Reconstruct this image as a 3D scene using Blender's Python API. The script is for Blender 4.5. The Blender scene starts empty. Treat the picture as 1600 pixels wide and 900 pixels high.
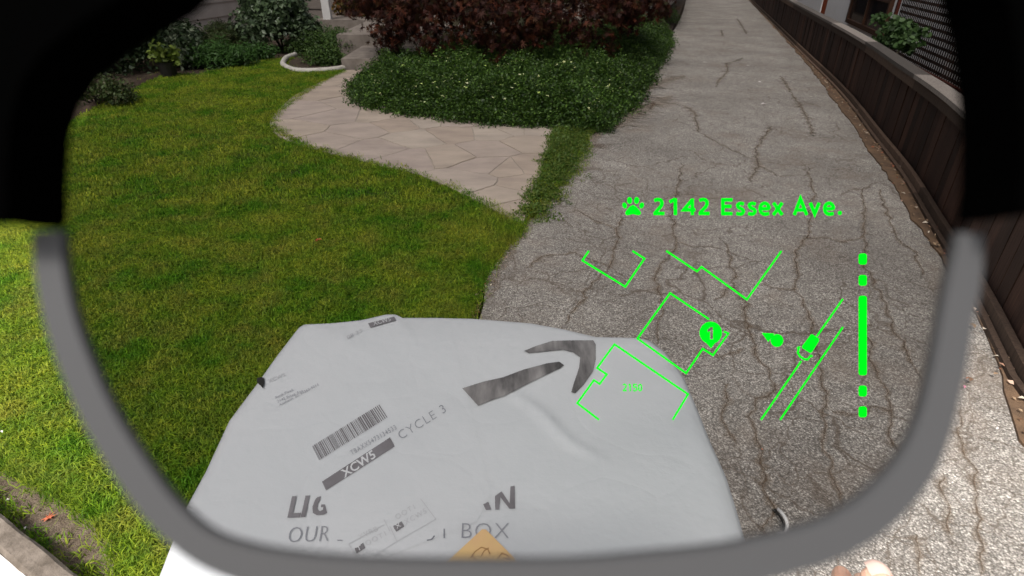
import bpy, math, random
import numpy as np
from mathutils import Vector, Matrix, noise
from mathutils.geometry import tessellate_polygon
random.seed(7); rng = np.random.default_rng(11)
SC = bpy.context.scene; COL = SC.collection

# ------------------------------------------------------------------ camera
F = 900.0; PITCH = math.radians(30); sp, cp = math.sin(PITCH), math.cos(PITCH); EYE = 1.65
cam_d = bpy.data.cameras.new('camera'); cam = bpy.data.objects.new('camera', cam_d); COL.objects.link(cam)
cam.location = (0, 0, EYE); cam.rotation_euler = (math.pi/2 - PITCH, 0, 0)
cam_d.sensor_width = 36; cam_d.lens = 36*F/1600; cam_d.clip_start = 0.005; cam_d.clip_end = 500
cam_d.dof.use_dof = True; cam_d.dof.focus_distance = 0.95; cam_d.dof.aperture_fstop = 20.25/0.92
SC.camera = cam
# ------------------------------------------------------------------ light
SC.view_settings.view_transform = 'Standard'; SC.view_settings.look = 'None'
SC.view_settings.exposure = 1.02; SC.view_settings.gamma = 1
SUN_EL, SUN_AZ = math.radians(58), math.radians(200)      # high hazy sun, behind and to the left
w = bpy.data.worlds.new('World'); SC.world = w; w.use_nodes = True
nt = w.node_tree; nt.nodes.clear()
sky = nt.nodes.new('ShaderNodeTexSky'); sky.sky_type = 'NISHITA'; sky.sun_disc = False
sky.sun_elevation = SUN_EL; sky.sun_rotation = SUN_AZ; sky.dust_density = 5; sky.air_density = 1.2; sky.ozone_density = .6
bg = nt.nodes.new('ShaderNodeBackground'); bg.inputs[1].default_value = 0.10
hs = nt.nodes.new('ShaderNodeHueSaturation'); hs.inputs['Saturation'].default_value = .35   # cloudy white sky
wo = nt.nodes.new('ShaderNodeOutputWorld')
nt.links.new(sky.outputs[0], hs.inputs['Color']); nt.links.new(hs.outputs[0], bg.inputs[0]); nt.links.new(bg.outputs[0], wo.inputs[0])
sl = bpy.data.lights.new('sun', 'SUN'); sl.energy = 2.0; sl.angle = math.radians(10); sl.color = (1, .96, .9)
so = bpy.data.objects.new('sun', sl); COL.objects.link(so)
sd = Vector((math.sin(SUN_AZ)*math.cos(SUN_EL), math.cos(SUN_AZ)*math.cos(SUN_EL), math.sin(SUN_EL)))
so.rotation_euler = sd.to_track_quat('Z', 'Y').to_euler(); so.location = (0, 0, 20)

# ------------------------------------------------------------------ helpers
def ray(u, v):
    x = (u-800)/F; y = -(v-450)/F
    return (x, cp+y*sp, -sp+y*cp)
def H(u, v, z=0.0):
    d = ray(u, v); t = (z-EYE)/d[2]; return Vector((d[0]*t, d[1]*t, z))
def onplane(u, v, a, n):                     # picture ray meets a real vertical plane
    d = Vector(ray(u, v)); o = Vector((0, 0, EYE)); t = (a-o).dot(n)/d.dot(n); return o+d*t
def tag(o, label=None, cat=None, group=None, kind=None):
    for k, v in (('label', label), ('category', cat), ('group', group), ('kind', kind)):
        if v: o[k] = v
    return o
def empty(name, label, cat, loc=(0, 0, 0), group=None, rot=None):
    o = bpy.data.objects.new(name, None); COL.objects.link(o); o.location = loc; o.empty_display_size = .1
    if rot: o.rotation_euler = rot
    return tag(o, label, cat, group)
def mk(name, V, Fs, mat=None, parent=None, smooth=False, sub=False, kind=None, mats=None, mi=None):
    me = bpy.data.meshes.new(name)
    if isinstance(V, np.ndarray) and isinstance(Fs, np.ndarray):
        n, k = Fs.shape
        me.vertices.add(len(V)); me.vertices.foreach_set('co', V.astype(np.float32).ravel())
        me.loops.add(n*k); me.loops.foreach_set('vertex_index', Fs.astype(np.int32).ravel())
        me.polygons.add(n); me.polygons.foreach_set('loop_start', np.arange(0, n*k, k, dtype=np.int32))
        if mi is not None: me.polygons.foreach_set('material_index', np.asarray(mi, dtype=np.int32))
        me.update(calc_edges=True)
    else:
        me.from_pydata([tuple(p) for p in V], [], [tuple(f) for f in Fs]); me.update()
    if mat: me.materials.append(mat)
    for m in (mats or []): me.materials.append(m)
    if smooth: me.polygons.foreach_set('use_smooth', [True]*len(me.polygons))
    o = bpy.data.objects.new(name, me); COL.objects.link(o)
    if parent:
        o.parent = parent
    if kind: o['kind'] = kind
    return o
def rel(V, loc): return [Vector(p)-Vector(loc) for p in V]
class MB:
    def __init__(s): s.V = []; s.F = []
    def add(s, V, Fs):
        b = len(s.V); s.V += [tuple(p) for p in V]; s.F += [tuple(b+i for i in f) for f in Fs]; return s
    def box(s, a, b, M=None, bev=0):
        x0, y0, z0 = a; x1, y1, z1 = b
        V = [Vector(p) for p in ((x0,y0,z0),(x1,y0,z0),(x1,y1,z0),(x0,y1,z0),(x0,y0,z1),(x1,y0,z1),(x1,y1,z1),(x0,y1,z1))]
        if M: V = [M @ p for p in V]
        return s.add(V, [(0,3,2,1),(4,5,6,7),(0,1,5,4),(1,2,6,5),(2,3,7,6),(3,0,4,7)])
    def tube(s, P, R, n=8, cap=True):
        P = [Vector(p) for p in P]
        if not hasattr(R, '__len__'): R = [R]*len(P)
        V = []; ref = Vector((0.13, .31, .94))
        for i, p in enumerate(P):
            t = (P[min(i+1, len(P)-1)]-P[max(i-1, 0)]).normalized()
            a = t.cross(ref); a = a.normalized() if a.length > .05 else t.orthogonal().normalized(); b = t.cross(a)
            for k in range(n):
                th = 2*math.pi*k/n; V.append(p+(a*math.cos(th)+b*math.sin(th))*R[i])
        Fs = [(i*n+k, i*n+(k+1) % n, (i+1)*n+(k+1) % n, (i+1)*n+k) for i in range(len(P)-1) for k in range(n)]
        if cap: Fs += [tuple(range(n))[::-1], tuple((len(P)-1)*n+k for k in range(n))]
        return s.add(V, Fs)
    def prism(s, poly, z0, z1, M=None, inset=0):
        n = len(poly); c = sum((Vector((p[0], p[1])) for p in poly), Vector((0, 0)))/n
        top = [Vector((p[0], p[1]))+(c-Vector((p[0], p[1])))*inset for p in poly]
        V = [Vector((p[0], p[1], z0)) for p in poly]+[Vector((p.x, p.y, z1)) for p in top]
        if M: V = [M @ p for p in V]
        tri = tessellate_polygon([[Vector((p.x, p.y, 0)) for p in top]])
        ar = sum(poly[i][0]*poly[(i+1) % n][1]-poly[(i+1) % n][0]*poly[i][1] for i in range(n))
        Fs = []
        for t in tri:
            a, b, c_ = [top[i] for i in t]
            t = t if (b-a).cross(c_-a) > 0 else t[::-1]
            Fs.append(tuple(n+i for i in t)); Fs.append(tuple(i for i in t[::-1]))
        for i in range(n):
            j = (i+1) % n; Fs.append((i, j, n+j, n+i) if ar > 0 else (j, i, n+i, n+j))
        return s.add(V, Fs)
    def build(s, name, mat, parent=None, smooth=False, kind=None, loc=None):
        V = s.V
        if loc is not None: V = rel(V, loc)
        o = mk(name, V, s.F, mat, parent, smooth, kind=kind)
        if loc is not None and parent is None: o.location = loc
        return o

# ------------------------------------------------------------------ materials
class NT:
    def __init__(s, name):
        s.m = bpy.data.materials.new(name); s.m.use_nodes = True; s.t = s.m.node_tree
        s.b = s.t.nodes['Principled BSDF']; s.out = s.t.nodes['Material Output']
        s.geo = s.n('ShaderNodeNewGeometry'); s.pos = s.geo.outputs['Position']
    def n(s, typ, **kw):
        o = s.t.nodes.new(typ)
        for k, v in kw.items(): setattr(o, k, v)
        return o
    def l(s, a, b): s.t.links.new(a, b)
    def noise(s, scale, detail=4, rough=.55, src=None, stretch=None, w=0):
        x = s.n('ShaderNodeTexNoise'); x.inputs['Scale'].default_value = scale; x.inputs['Detail'].default_value = detail
        x.inputs['Roughness'].default_value = rough
        src = src or s.pos
        mp = s.n('ShaderNodeMapping'); mp.inputs['Location'].default_value = (w, w*.7, w*1.3)
        if stretch: mp.inputs['Scale'].default_value = stretch
        s.l(src, mp.inputs[0]); s.l(mp.outputs[0], x.inputs['Vector'])
        return x.outputs['Fac']
    def ramp(s, fac, stops, interp='LINEAR'):
        r = s.n('ShaderNodeValToRGB'); r.color_ramp.interpolation = interp
        e = r.color_ramp.elements
        while len(e) < len(stops): e.new(.5)
        for i, (p, c) in enumerate(stops):
            e[i].position = p; e[i].color = (c, c, c, 1) if not hasattr(c, '__len__') else (*c, 1)
        s.l(fac, r.inputs[0]); return r.outputs[0]
    def mix(s, f, a, b, typ='MIX'):
        x = s.n('ShaderNodeMix', data_type='RGBA', blend_type=typ)
        for v, i in ((f, 0), (a, 6), (b, 7)):
            if hasattr(v, 'is_linked') or hasattr(v, 'links'): s.l(v, x.inputs[i])
            else: x.inputs[i].default_value = v if i == 0 else (*v, 1)
        return x.outputs[2]
    def bump(s, h, strength=.5, dist=.01):
        x = s.n('ShaderNodeBump'); x.inputs['Strength'].default_value = strength; x.inputs['Distance'].default_value = dist
        s.l(h, x.inputs['Height']); s.l(x.outputs[0], s.b.inputs['Normal']); return x
    def col(s, c):
        if hasattr(c, '__len__'): s.b.inputs['Base Color'].default_value = (*c, 1)
        else: s.l(c, s.b.inputs['Base Color'])
    def rough(s, r, spec=.4): s.b.inputs['Roughness'].default_value = r; s.b.inputs['Specular IOR Level'].default_value = spec

def simple(name, c1, c2=None, scale=8, rough=.8, bump=.2, bscale=60, bd=.004, spec=.3, stretch=None):
    t = NT(name); c2 = c2 or tuple(x*.75 for x in c1)
    t.col(t.mix(t.ramp(t.noise(scale, 6, stretch=stretch), [(.3, 0.), (.7, 1.)]), c1, c2)); t.rough(rough, spec)
    if bump: t.bump(t.noise(bscale, 5, stretch=stretch), bump, bd)
    return t.m
def leafmat(name, cols, rough=.5, trans=.35, spec=.35, vscale=.8):
    t = NT(name)
    n = len(cols); c = t.ramp(t.geo.outputs['Random Per Island'], [((i+.5)/n, cols[i]) for i in range(n)])
    v = t.ramp(t.noise(vscale, 3), [(.3, .72), (.7, 1.2)])
    c = t.mix(1.0, c, v, 'MULTIPLY'); t.col(c); t.rough(rough, spec)
    tr = t.n('ShaderNodeBsdfTranslucent'); t.l(c, tr.inputs[0]); ms = t.n('ShaderNodeMixShader'); ms.inputs[0].default_value = trans
    t.l(t.b.outputs[0], ms.inputs[1]); t.l(tr.outputs[0], ms.inputs[2]); t.l(ms.outputs[0], t.out.inputs[0])
    return t.m

def m_asphalt():
    t = NT('driveway_aggregate')
    vo = t.n('ShaderNodeTexVoronoi'); vo.inputs['Scale'].default_value = 150; t.l(t.pos, vo.inputs['Vector'])
    sep = t.n('ShaderNodeSeparateColor'); t.l(vo.outputs['Color'], sep.inputs[0])
    stone = t.ramp(sep.outputs[0], [(0, (.23, .21, .19)), (.3, (.38, .36, .335)), (.75, (.55, .52, .49)), (.93, (.70, .67, .63)), (1, (.88, .86, .82))])
    gap = t.ramp(vo.outputs['Distance'], [(.3, 1.), (.68, .5)])
    c = t.mix(1.0, stone, gap, 'MULTIPLY')
    big = t.ramp(t.noise(1.1, 5, .6), [(.3, (.62, .59, .56)), (.7, (.97, .94, .90))]); c = t.mix(1.0, c, big, 'MULTIPLY')
    st = t.ramp(t.noise(2.6, 6, .65, w=9), [(.50, 0.), (.70, .5)]); c = t.mix(st, c, (.20, .155, .12))
    fine = t.ramp(t.noise(14, 5, .7, w=3), [(.3, .84), (.7, 1.12)]); c = t.mix(1.0, c, fine, 'MULTIPLY')
    for sc_, wd_, st_ in ((1.6, .012, .75), (4.2, .020, .6)):      # fine crazing between the open cracks
        off = t.n('ShaderNodeTexNoise'); off.inputs['Scale'].default_value = 3.5; off.inputs['Detail'].default_value = 6; t.l(t.pos, off.inputs['Vector'])
        va = t.n('ShaderNodeVectorMath', operation='MULTIPLY_ADD'); t.l(off.outputs['Color'], va.inputs[0]); va.inputs[1].default_value = (.35, .35, 0); t.l(t.pos, va.inputs[2])
        ve = t.n('ShaderNodeTexVoronoi', feature='DISTANCE_TO_EDGE'); ve.inputs['Scale'].default_value = sc_; t.l(va.outputs[0], ve.inputs['Vector'])
        ln = t.ramp(ve.outputs['Distance'], [(0, st_), (wd_*.5, st_*.8), (wd_, 0.)]); mk_ = t.ramp(t.noise(.9, 4, .6, w=sc_*7), [(.42, 0.), (.55, 1.)])
        f_ = t.n('ShaderNodeMath', operation='MULTIPLY'); t.l(ln, f_.inputs[0]); t.l(mk_, f_.inputs[1]); c = t.mix(f_.outputs[0], c, (.10, .075, .055))
    t.col(c); t.rough(.85, .25)
    ht = t.ramp(vo.outputs['Distance'], [(.1, 1.), (.7, 0.)]); t.bump(ht, .75, .0035)
    return t.m
def m_ribbon(name, col, strength):
    t = NT(name); a = t.n('ShaderNodeAttribute'); a.attribute_name = 'edge'
    nz = t.noise(38, 5, .7)
    s = t.n('ShaderNodeMath', operation='MULTIPLY_ADD'); t.l(a.outputs['Fac'], s.inputs[0]); s.inputs[1].default_value = 1.0
    sub = t.n('ShaderNodeMath', operation='SUBTRACT'); t.l(nz, sub.inputs[0]); sub.inputs[1].default_value = .5; t.l(sub.outputs[0], s.inputs[2])
    al = t.ramp(s.outputs[0], [(.30, 0.), (.75, strength)])
    t.col(t.mix(t.noise(50, 4), tuple(x*.6 for x in col), col)); t.l(al, t.b.inputs['Alpha']); t.rough(.95, .1)
    return t.m
def m_wood(name, c1, c2, sc=5):
    t = NT(name); oi = t.n('ShaderNodeObjectInfo')
    v = t.n('ShaderNodeVectorMath', operation='MULTIPLY_ADD'); t.l(oi.outputs['Random'], v.inputs[2])
    t.l(t.pos, v.inputs[0]); v.inputs[1].default_value = (14, 14, 1.1)
    x = t.noise(sc, 6, .65, src=v.outputs[0]); base = t.mix(t.ramp(x, [(.3, 0.), (.72, 1.)]), c1, c2)
    rnd = t.ramp(oi.outputs['Random'], [(0, .45), (.7, 1.1), (1, 1.9)]); base = t.mix(1.0, base, rnd, 'MULTIPLY')
    t.col(base); t.rough(.8, .2); t.bump(x, .5, .004); return t.m

M = {}
M['asphalt'] = m_asphalt()
M['stain'] = m_ribbon('crack_stain', (.27, .20, .14), .30); M['crack'] = m_ribbon('crack_soil', (.15, .105, .07), .62)
M['soil'] = simple('soil', (.07, .048, .032), (.035, .024, .016), 14, .95, .8, 60, .02)
M['lawnsoil'] = simple('lawn_thatch', (.028, .036, .010), (.05, .045, .02), 9, .95, .8, 60, .02)
M['dirt'] = simple('reddish_dirt', (.17, .105, .062), (.085, .055, .036), 9, .95, .7, 90, .01)
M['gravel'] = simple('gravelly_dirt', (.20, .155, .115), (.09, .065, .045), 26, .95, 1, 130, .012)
M['kerb'] = simple('kerb_concrete', (.20, .165, .135), (.10, .08, .062), 22, .9, .7, 80, .008)
M['pave'] = simple('pavement_concrete', (.74, .71, .68), (.64, .61, .58), 9, .85, .3, 120, .004)
M['mortar'] = simple('mortar', (.275, .23, .19), (.33, .28, .235), 14, .9, .4, 90, .005)
def m_flag():
    t = NT('flagstone'); oi = t.n('ShaderNodeObjectInfo')
    base = t.ramp(oi.outputs['Random'], [(0, (.35, .285, .235)), (.4, (.38, .32, .265)), (.7, (.355, .295, .26)), (1, (.395, .34, .285))])
    n1 = t.ramp(t.noise(2.3, 6, .6, stretch=(1, 2.2, 1)), [(.28, (.80, .78, .78)), (.7, (1.12, 1.10, 1.08))]); c = t.mix(1.0, base, n1, 'MULTIPLY')
    st = t.ramp(t.noise(1.3, 6, .7, w=5), [(.55, 0.), (.75, .45)]); c = t.mix(st, c, (.235, .185, .15))
    t.col(c); t.rough(.85, .25); t.bump(t.noise(22, 8, .7), .5, .006); return t.m
M['flag'] = m_flag()
M['step'] = simple('step_stone', (.27, .23, .20), (.16, .135, .115), 6, .9, .6, 50, .01)
M['edging'] = simple('white_edging', (.50, .47, .42), (.36, .33, .29), 10, .85, .3)
M['board'] = simple('edging_board', (.13, .085, .065), (.07, .045, .035), 10, .85, .3)
M['fence'] = m_wood('fence_wood', (.017, .0070, .0048), (.056, .028, .018))
M['cap'] = m_wood('fence_cap_wood', (.10, .085, .075), (.20, .175, .155))
M['kick'] = m_wood('fence_base_wood', (.05, .032, .023), (.12, .078, .055))
M['redwood'] = m_wood('red_stained_wood', (.10, .022, .012), (.06, .016, .010))
M['orange'] = m_wood('orange_wood', (.42, .09, .022), (.25, .05, .015))
M['lattice'] = m_wood('lattice_wood', (.018, .009, .007), (.036, .018, .012))
M['stucco'] = simple('white_stucco', (.84, .83, .82), (.78, .77, .76), 5, .9, .4, 90, .005)
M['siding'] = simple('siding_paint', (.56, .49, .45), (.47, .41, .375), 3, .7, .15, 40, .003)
M['shade_wall'] = simple('siding_paint_shaded', (.20, .17, .15), (.16, .135, .12), 3, .7, .15, 40, .003)  # same siding on the front wall, with its shade put into the colour
M['roof'] = simple('roof_shingle', (.09, .08, .075), (.05, .045, .04), 8, .9, .5, 40, .01)
M['postpaint'] = simple('post_paint', (.66, .64, .62), (.56, .54, .53), 4, .6, .1)
M['darkframe'] = simple('window_frame_wood', (.07, .028, .012), (.04, .017, .008), 8, .6, .2)
M['plasticpot'] = simple('dark_pot', (.012, .011, .010), (.02, .018, .016), 8, .5, .1)
M['bark'] = simple('bark', (.06, .045, .035), (.025, .02, .016), 18, .9, .8, 40, .02, stretch=(1, 1, .2))
M['twig'] = simple('pale_twig', (.30, .24, .19), (.2, .16, .12), 8, .8, .2)
t = NT('window_glass'); t.col((.02, .022, .024)); t.rough(.05, .5); M['glass'] = t.m
# foliage
M['maple'] = leafmat('maple_leaf', [(.020, .006, .005), (.045, .011, .007), (.060, .017, .009), (.026, .026, .008), (.14, .040, .020), (.03, .009, .006)], .6, .3, .2)
M['cover'] = leafmat('ground_cover_leaf', [(.020, .045, .006), (.032, .075, .009), (.052, .115, .014), (.026, .055, .009), (.11, .20, .028)], .5, .3)
M['rhodo'] = leafmat('broad_leaf', [(.035, .060, .025), (.06, .095, .04), (.10, .15, .07), (.15, .20, .11), (.04, .07, .022)], .45, .2, .5)
M['fine'] = leafmat('fine_leaf', [(.05, .08, .02), (.075, .11, .03), (.035, .055, .014), (.07, .07, .025)], .6, .3)
M['bright'] = leafmat('fern_leaf', [(.045, .11, .018), (.065, .15, .028), (.03, .075, .013)], .55, .35)
M['fern2'] = leafmat('mid_green_leaf', [(.035, .075, .02), (.06, .12, .03), (.025, .05, .014), (.10, .17, .06)], .55, .35)
M['grey'] = leafmat('grey_green_leaf', [(.12, .15, .09), (.20, .23, .16), (.06, .085, .045)], .55, .2)
M['dark'] = leafmat('dark_hedge_leaf', [(.010, .022, .006), (.018, .04, .010), (.03, .05, .014)], .6, .2)
M['juniper'] = leafmat('creeping_leaf', [(.035, .075, .012), (.055, .115, .018), (.09, .15, .028), (.03, .06, .010)], .55, .25)
M['azalea'] = leafmat('turning_leaf', [(.09, .09, .015), (.20, .13, .02), (.28, .12, .03), (.05, .06, .015), (.16, .05, .02)], .55, .35)
M['yellowg'] = leafmat('yellow_green_leaf', [(.15, .22, .03), (.22, .28, .05), (.09, .14, .02)], .5, .35)
M['petal'] = leafmat('pale_yellow_petal', [(.75, .78, .35), (.8, .8, .5), (.6, .75, .2)], .6, .3)
M['opetal'] = leafmat('orange_petal', [(.7, .22, .06), (.8, .35, .12)], .6, .3)
M['wpetal'] = leafmat('white_petal', [(.85, .82, .8), (.8, .7, .7)], .6, .2)
M['ppetal'] = leafmat('pink_petal', [(.6, .12, .25), (.75, .3, .4)], .6, .2)
M['litter'] = leafmat('leaf_litter', [(.24, .15, .08), (.45, .32, .20), (.12, .06, .035), (.34, .12, .06), (.7, .6, .48)], .8, .1)
M['redleaf'] = leafmat('fallen_red_leaf', [(.55, .13, .06), (.62, .18, .09)], .6, .2)
M['weed'] = leafmat('weed_leaf', [(.06, .13, .015), (.10, .17, .025), (.14, .18, .03)], .55, .35)

def m_grass():
    t = NT('grass_blades'); oi = t.n('ShaderNodeObjectInfo')
    patch = t.noise(1.9, 6, .7); p2 = t.noise(5.5, 4, .6, w=4)
    a = t.mix(t.ramp(patch, [(.40, 0.), (.60, 1.)]), (.075, .200, .009), (.220, .285, .026))
    c = t.mix(t.ramp(p2, [(.45, 0.), (.75, .6)]), a, (.25, .235, .05))
    isl = t.ramp(t.geo.outputs['Random Per Island'], [(0, (.38, .46, .35)), (.5, (.95, 1.0, .9)), (.82, (1.4, 1.3, 1.2)), (1, (2.1, 1.75, 1.3))])
    c = t.mix(1.0, c, isl, 'MULTIPLY'); t.col(c); t.rough(.55, .15)
    tr = t.n('ShaderNodeBsdfTranslucent'); t.l(c, tr.inputs[0]); ms = t.n('ShaderNodeMixShader'); ms.inputs[0].default_value = .42
    t.l(t.b.outputs[0], ms.inputs[1]); t.l(tr.outputs[0], ms.inputs[2]); t.l(ms.outputs[0], t.out.inputs[0]); return t.m
M['grass'] = m_grass()

# ------------------------------------------------------------------ vector tools
def inpoly(x, y, poly):
    r = np.zeros(len(x), bool); n = len(poly)
    for i in range(n):
        x0, y0 = poly[i][:2]; x1, y1 = poly[(i+1) % n][:2]
        if y0 == y1: continue
        c = ((y0 > y) != (y1 > y)) & (x < (x1-x0)*(y-y0)/(y1-y0)+x0); r ^= c
    return r
def resample(P, step):
    P = [Vector(p) for p in P]; out = [P[0]]
    for a, b in zip(P, P[1:]):
        n = max(1, int((b-a).length/step))
        for i in range(1, n+1): out.append(a.lerp(b, i/n))
    return out
def smooth_line(P, n=6):                       # catmull-rom
    P = [Vector(p) for p in P]; Q = [P[0]*2-P[1]]+P+[P[-1]*2-P[-2]]; out = []
    for i in range(1, len(Q)-2):
        for k in range(n):
            t_ = k/n; a, b, c, d = Q[i-1:i+3]
            out.append(.5*((2*b)+(c-a)*t_+(2*a-5*b+4*c-d)*t_*t_+(3*b-a-3*c+d)*t_**3))
    return out+[P[-1]]
PX = lambda pts, z=0.0: [H(u, v, z) for u, v in pts]
def sheet(name, poly, z, mat, kind='structure', thick=0, label=None):
    mb = MB(); poly = [(p[0], p[1]) for p in poly]
    mb.prism(poly, z-max(thick, .02), z); o = mb.build(name, mat); o['kind'] = kind
    if label: o['label'] = label
    return o
def frames(n, up=.3, out=None):
    N = rng.normal(size=(n, 3)); N[:, 2] += up*2
    if out is not None: N += out*1.2
    N /= np.linalg.norm(N, axis=1)[:, None]
    A = np.cross(N, rng.normal(size=(n, 3))); A /= np.linalg.norm(A, axis=1)[:, None]
    return A, np.cross(N, A), N
def place(proto, pf, C, S, A, B, N):
    P = np.array(proto); k = len(P); n = len(C)
    V = C[:, None, :]+S[:, None, None]*(P[None, :, 0, None]*A[:, None, :]+P[None, :, 1, None]*B[:, None, :]+P[None, :, 2, None]*N[:, None, :])
    Fs = (np.array(pf)[None]+(np.arange(n)*k)[:, None, None]).reshape(-1, len(pf[0]))
    return V.reshape(-1, 3), Fs
LEAF = ([(0, 0, 0), (.5, .28, .06), (1, 0, -.12), (.5, -.28, .06), (.5, 0, 0)], [(0, 4, 1), (4, 2, 1), (0, 3, 4), (4, 3, 2)])
SLIM = ([(0, -.05, 0), (0, .05, 0), (.6, .07, .1), (1, 0, -.02), (.6, -.07, .1)], [(0, 4, 1), (1, 4, 2), (2, 4, 3)])
ROUND = ([(0, 0, 0), (.25, .35, .05), (.7, .38, .05), (1, 0, -.08), (.7, -.38, .05), (.25, -.35, .05)], [(0, 1, 2), (0, 2, 3), (0, 3, 4), (0, 4, 5)][:4])
pal = [(0, 0, 0)]
for i, (ang, L) in enumerate(((-125, .5), (-75, .85), (-28, 1), (0, 1.15), (28, 1), (75, .85), (125, .5))):
    a = math.radians(ang); pal.append((L*math.cos(a), L*math.sin(a), -.15*L))
    a2 = math.radians(ang+16 if i < 6 else 180); pal.append((.26*math.cos(a2), .26*math.sin(a2), .04))
PALM = (pal, [(0, 1, 2)]+[(0, 2*i, 2*i+1) for i in range(1, 7)]+[(0, 2*i+1, 2*i+2) for i in range(1, 7)])
PETAL5 = ([(0, 0, 0)]+[(math.cos(2*math.pi*i/10)*(1 if i % 2 == 0 else .5), math.sin(2*math.pi*i/10)*(1 if i % 2 == 0 else .5), .1) for i in range(10)],
          [(0, i+1, (i+1) % 10+1) for i in range(10)])
def blobpts(blobs, n, shell=.55):
    W = np.array([b[1][0]*b[1][1]+b[1][0]*b[1][2]*1.5 for b in blobs]); W = W/W.sum()
    idx = rng.choice(len(blobs), n, p=W); D = rng.normal(size=(n, 3)); D /= np.linalg.norm(D, axis=1)[:, None]
    r = shell+(1-shell)*rng.random(n)**.5
    C = np.array([b[0] for b in blobs])[idx]; R = np.array([b[1] for b in blobs])[idx]
    return C+D*R*r[:, None], D
def foliage(name, blobs, n, proto, size, mat, parent, up=.3, shell=.55, zmin=.01, kind=None):
    C, D = blobpts(blobs, n, shell); k = C[:, 2] > zmin; C, D = C[k], D[k]
    A, B, N = frames(len(C), up, D); S = rng.uniform(size*.6, size*1.25, len(C))
    V, Fs = place(proto[0], proto[1], C, S, A, B, N)
    return mk(name, V, Fs, mat, parent, kind=kind)
def shrub(name, label, cat, px, blobs, n, proto, size, mat, stems=5, up=.3, shell=.5, group=None, kindf=None, stemmat=None, bh=None):
    c = H(*px) if len(px) == 2 else Vector(px); r = empty(name, label, cat, c, group)
    foliage('foliage', blobs, n, proto, size, mat, r, up, shell)
    mb = MB(); top = max(b[0][2] for b in blobs)
    for i in range(stems):
        b = random.choice(blobs)[0]; mid = Vector(b)*.5+Vector((random.uniform(-.05, .05), random.uniform(-.05, .05), 0))
        mb.tube([(random.uniform(-.04, .04), random.uniform(-.04, .04), -.02), mid, b], [.018, .012, .005], 5)
    mb.build('stem', stemmat or M['bark'], r, True)
    return r
def mound_blobs(rx, ry, h, n, br):
    out = []
    for i in range(n):
        a = random.uniform(0, 2*math.pi); q = math.sqrt(random.random())
        x, y = q*math.cos(a)*(rx-br*.6), q*math.sin(a)*(ry-br*.6); z = (h-br*.8)*math.sqrt(max(0, 1-q*q))*random.uniform(.55, 1)
        s = br*random.uniform(.7, 1.2); out.append(((x, y, max(z, br*.3)), (s, s, s*.85)))
    return out
# scatter by geometry nodes, for what nobody could count
def scatter(name, pts, protos, smin, smax, label, tilt=.25, cat='grass', toplevel=True, parent=None):
    me = bpy.data.meshes.new(name); me.vertices.add(len(pts)); me.vertices.foreach_set('co', np.asarray(pts, dtype=np.float32).ravel()); me.update()
    o = bpy.data.objects.new(name, me); COL.objects.link(o); o['kind'] = 'stuff'
    if toplevel: o['label'] = label; o['category'] = cat
    if parent: o.parent = parent
    g = bpy.data.node_groups.new(name, 'GeometryNodeTree')
    g.interface.new_socket('Geometry', in_out='INPUT', socket_type='NodeSocketGeometry'); g.interface.new_socket('Geometry', in_out='OUTPUT', socket_type='NodeSocketGeometry')
    N = g.nodes.new; gi, go = N('NodeGroupInput'), N('NodeGroupOutput'); j = N('GeometryNodeJoinGeometry')
    for p in protos:
        oi = N('GeometryNodeObjectInfo'); oi.inputs['Object'].default_value = p; oi.inputs['As Instance'].default_value = True
        g.links.new(oi.outputs['Geometry'], j.inputs[0])
    ip = N('GeometryNodeInstanceOnPoints'); ip.inputs['Pick Instance'].default_value = True
    rr = N('FunctionNodeRandomValue'); rr.data_type = 'FLOAT_VECTOR'; rr.inputs[0].default_value = (-tilt, -tilt, 0); rr.inputs[1].default_value = (tilt, tilt, 6.283)
    rs = N('FunctionNodeRandomValue'); rs.data_type = 'FLOAT'; rs.inputs[2].default_value = smin; rs.inputs[3].default_value = smax; rs.inputs['Seed'].default_value = 3
    ri = N('FunctionNodeRandomValue'); ri.data_type = 'INT'; ri.inputs[4].default_value = 0; ri.inputs[5].default_value = len(protos)-1; ri.inputs['Seed'].default_value = 5
    g.links.new(gi.outputs[0], ip.inputs['Points']); g.links.new(j.outputs[0], ip.inputs['Instance'])
    g.links.new(rr.outputs[0], ip.inputs['Rotation']); g.links.new(rs.outputs[1], ip.inputs['Scale']); g.links.new(ri.outputs[2], ip.inputs['Instance Index'])
    g.links.new(ip.outputs[0], go.inputs[0])
    md = o.modifiers.new('scatter', 'NODES'); md.node_group = g
    return o
def proto_obj(name, V, Fs, mat):
    o = mk(name, V, Fs, mat); COL.objects.unlink(o); return o
def grass_tuft(name, n, rad, h, wdt, mat, lean=.5):
    V, Fs = [], []
    for i in range(n):
        x, y = rng.normal(0, rad, 2); a = rng.uniform(0, 6.28); L = h*rng.uniform(.45, 1.15); le = rng.uniform(.1, 1)*lean*2
        d = np.array([math.cos(a), math.sin(a), 0]); s = np.array([-d[1], d[0], 0])*wdt*rng.uniform(.6, 1.2); p = np.array([x, y, -.004]); b = len(V)
        m = p+d*L*.3*le*.6+np.array([0, 0, L*.6]); e = p+d*L*(.25+.75*le)*.8+np.array([0, 0, L*max(.25, 1-.6*le)])
        V += [p-s*.5, p+s*.5, m-s*.45, m+s*.45, e]; Fs += [(b, b+1, b+3), (b, b+3, b+2), (b+2, b+3, b+4)]
    return proto_obj(name, np.array(V), np.array(Fs), mat)

# ------------------------------------------------------------------ the setting
gd = sheet('ground', [(-150, -80), (150, -80), (150, 220), (-150, 220)], -.11, M['soil'])
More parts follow.
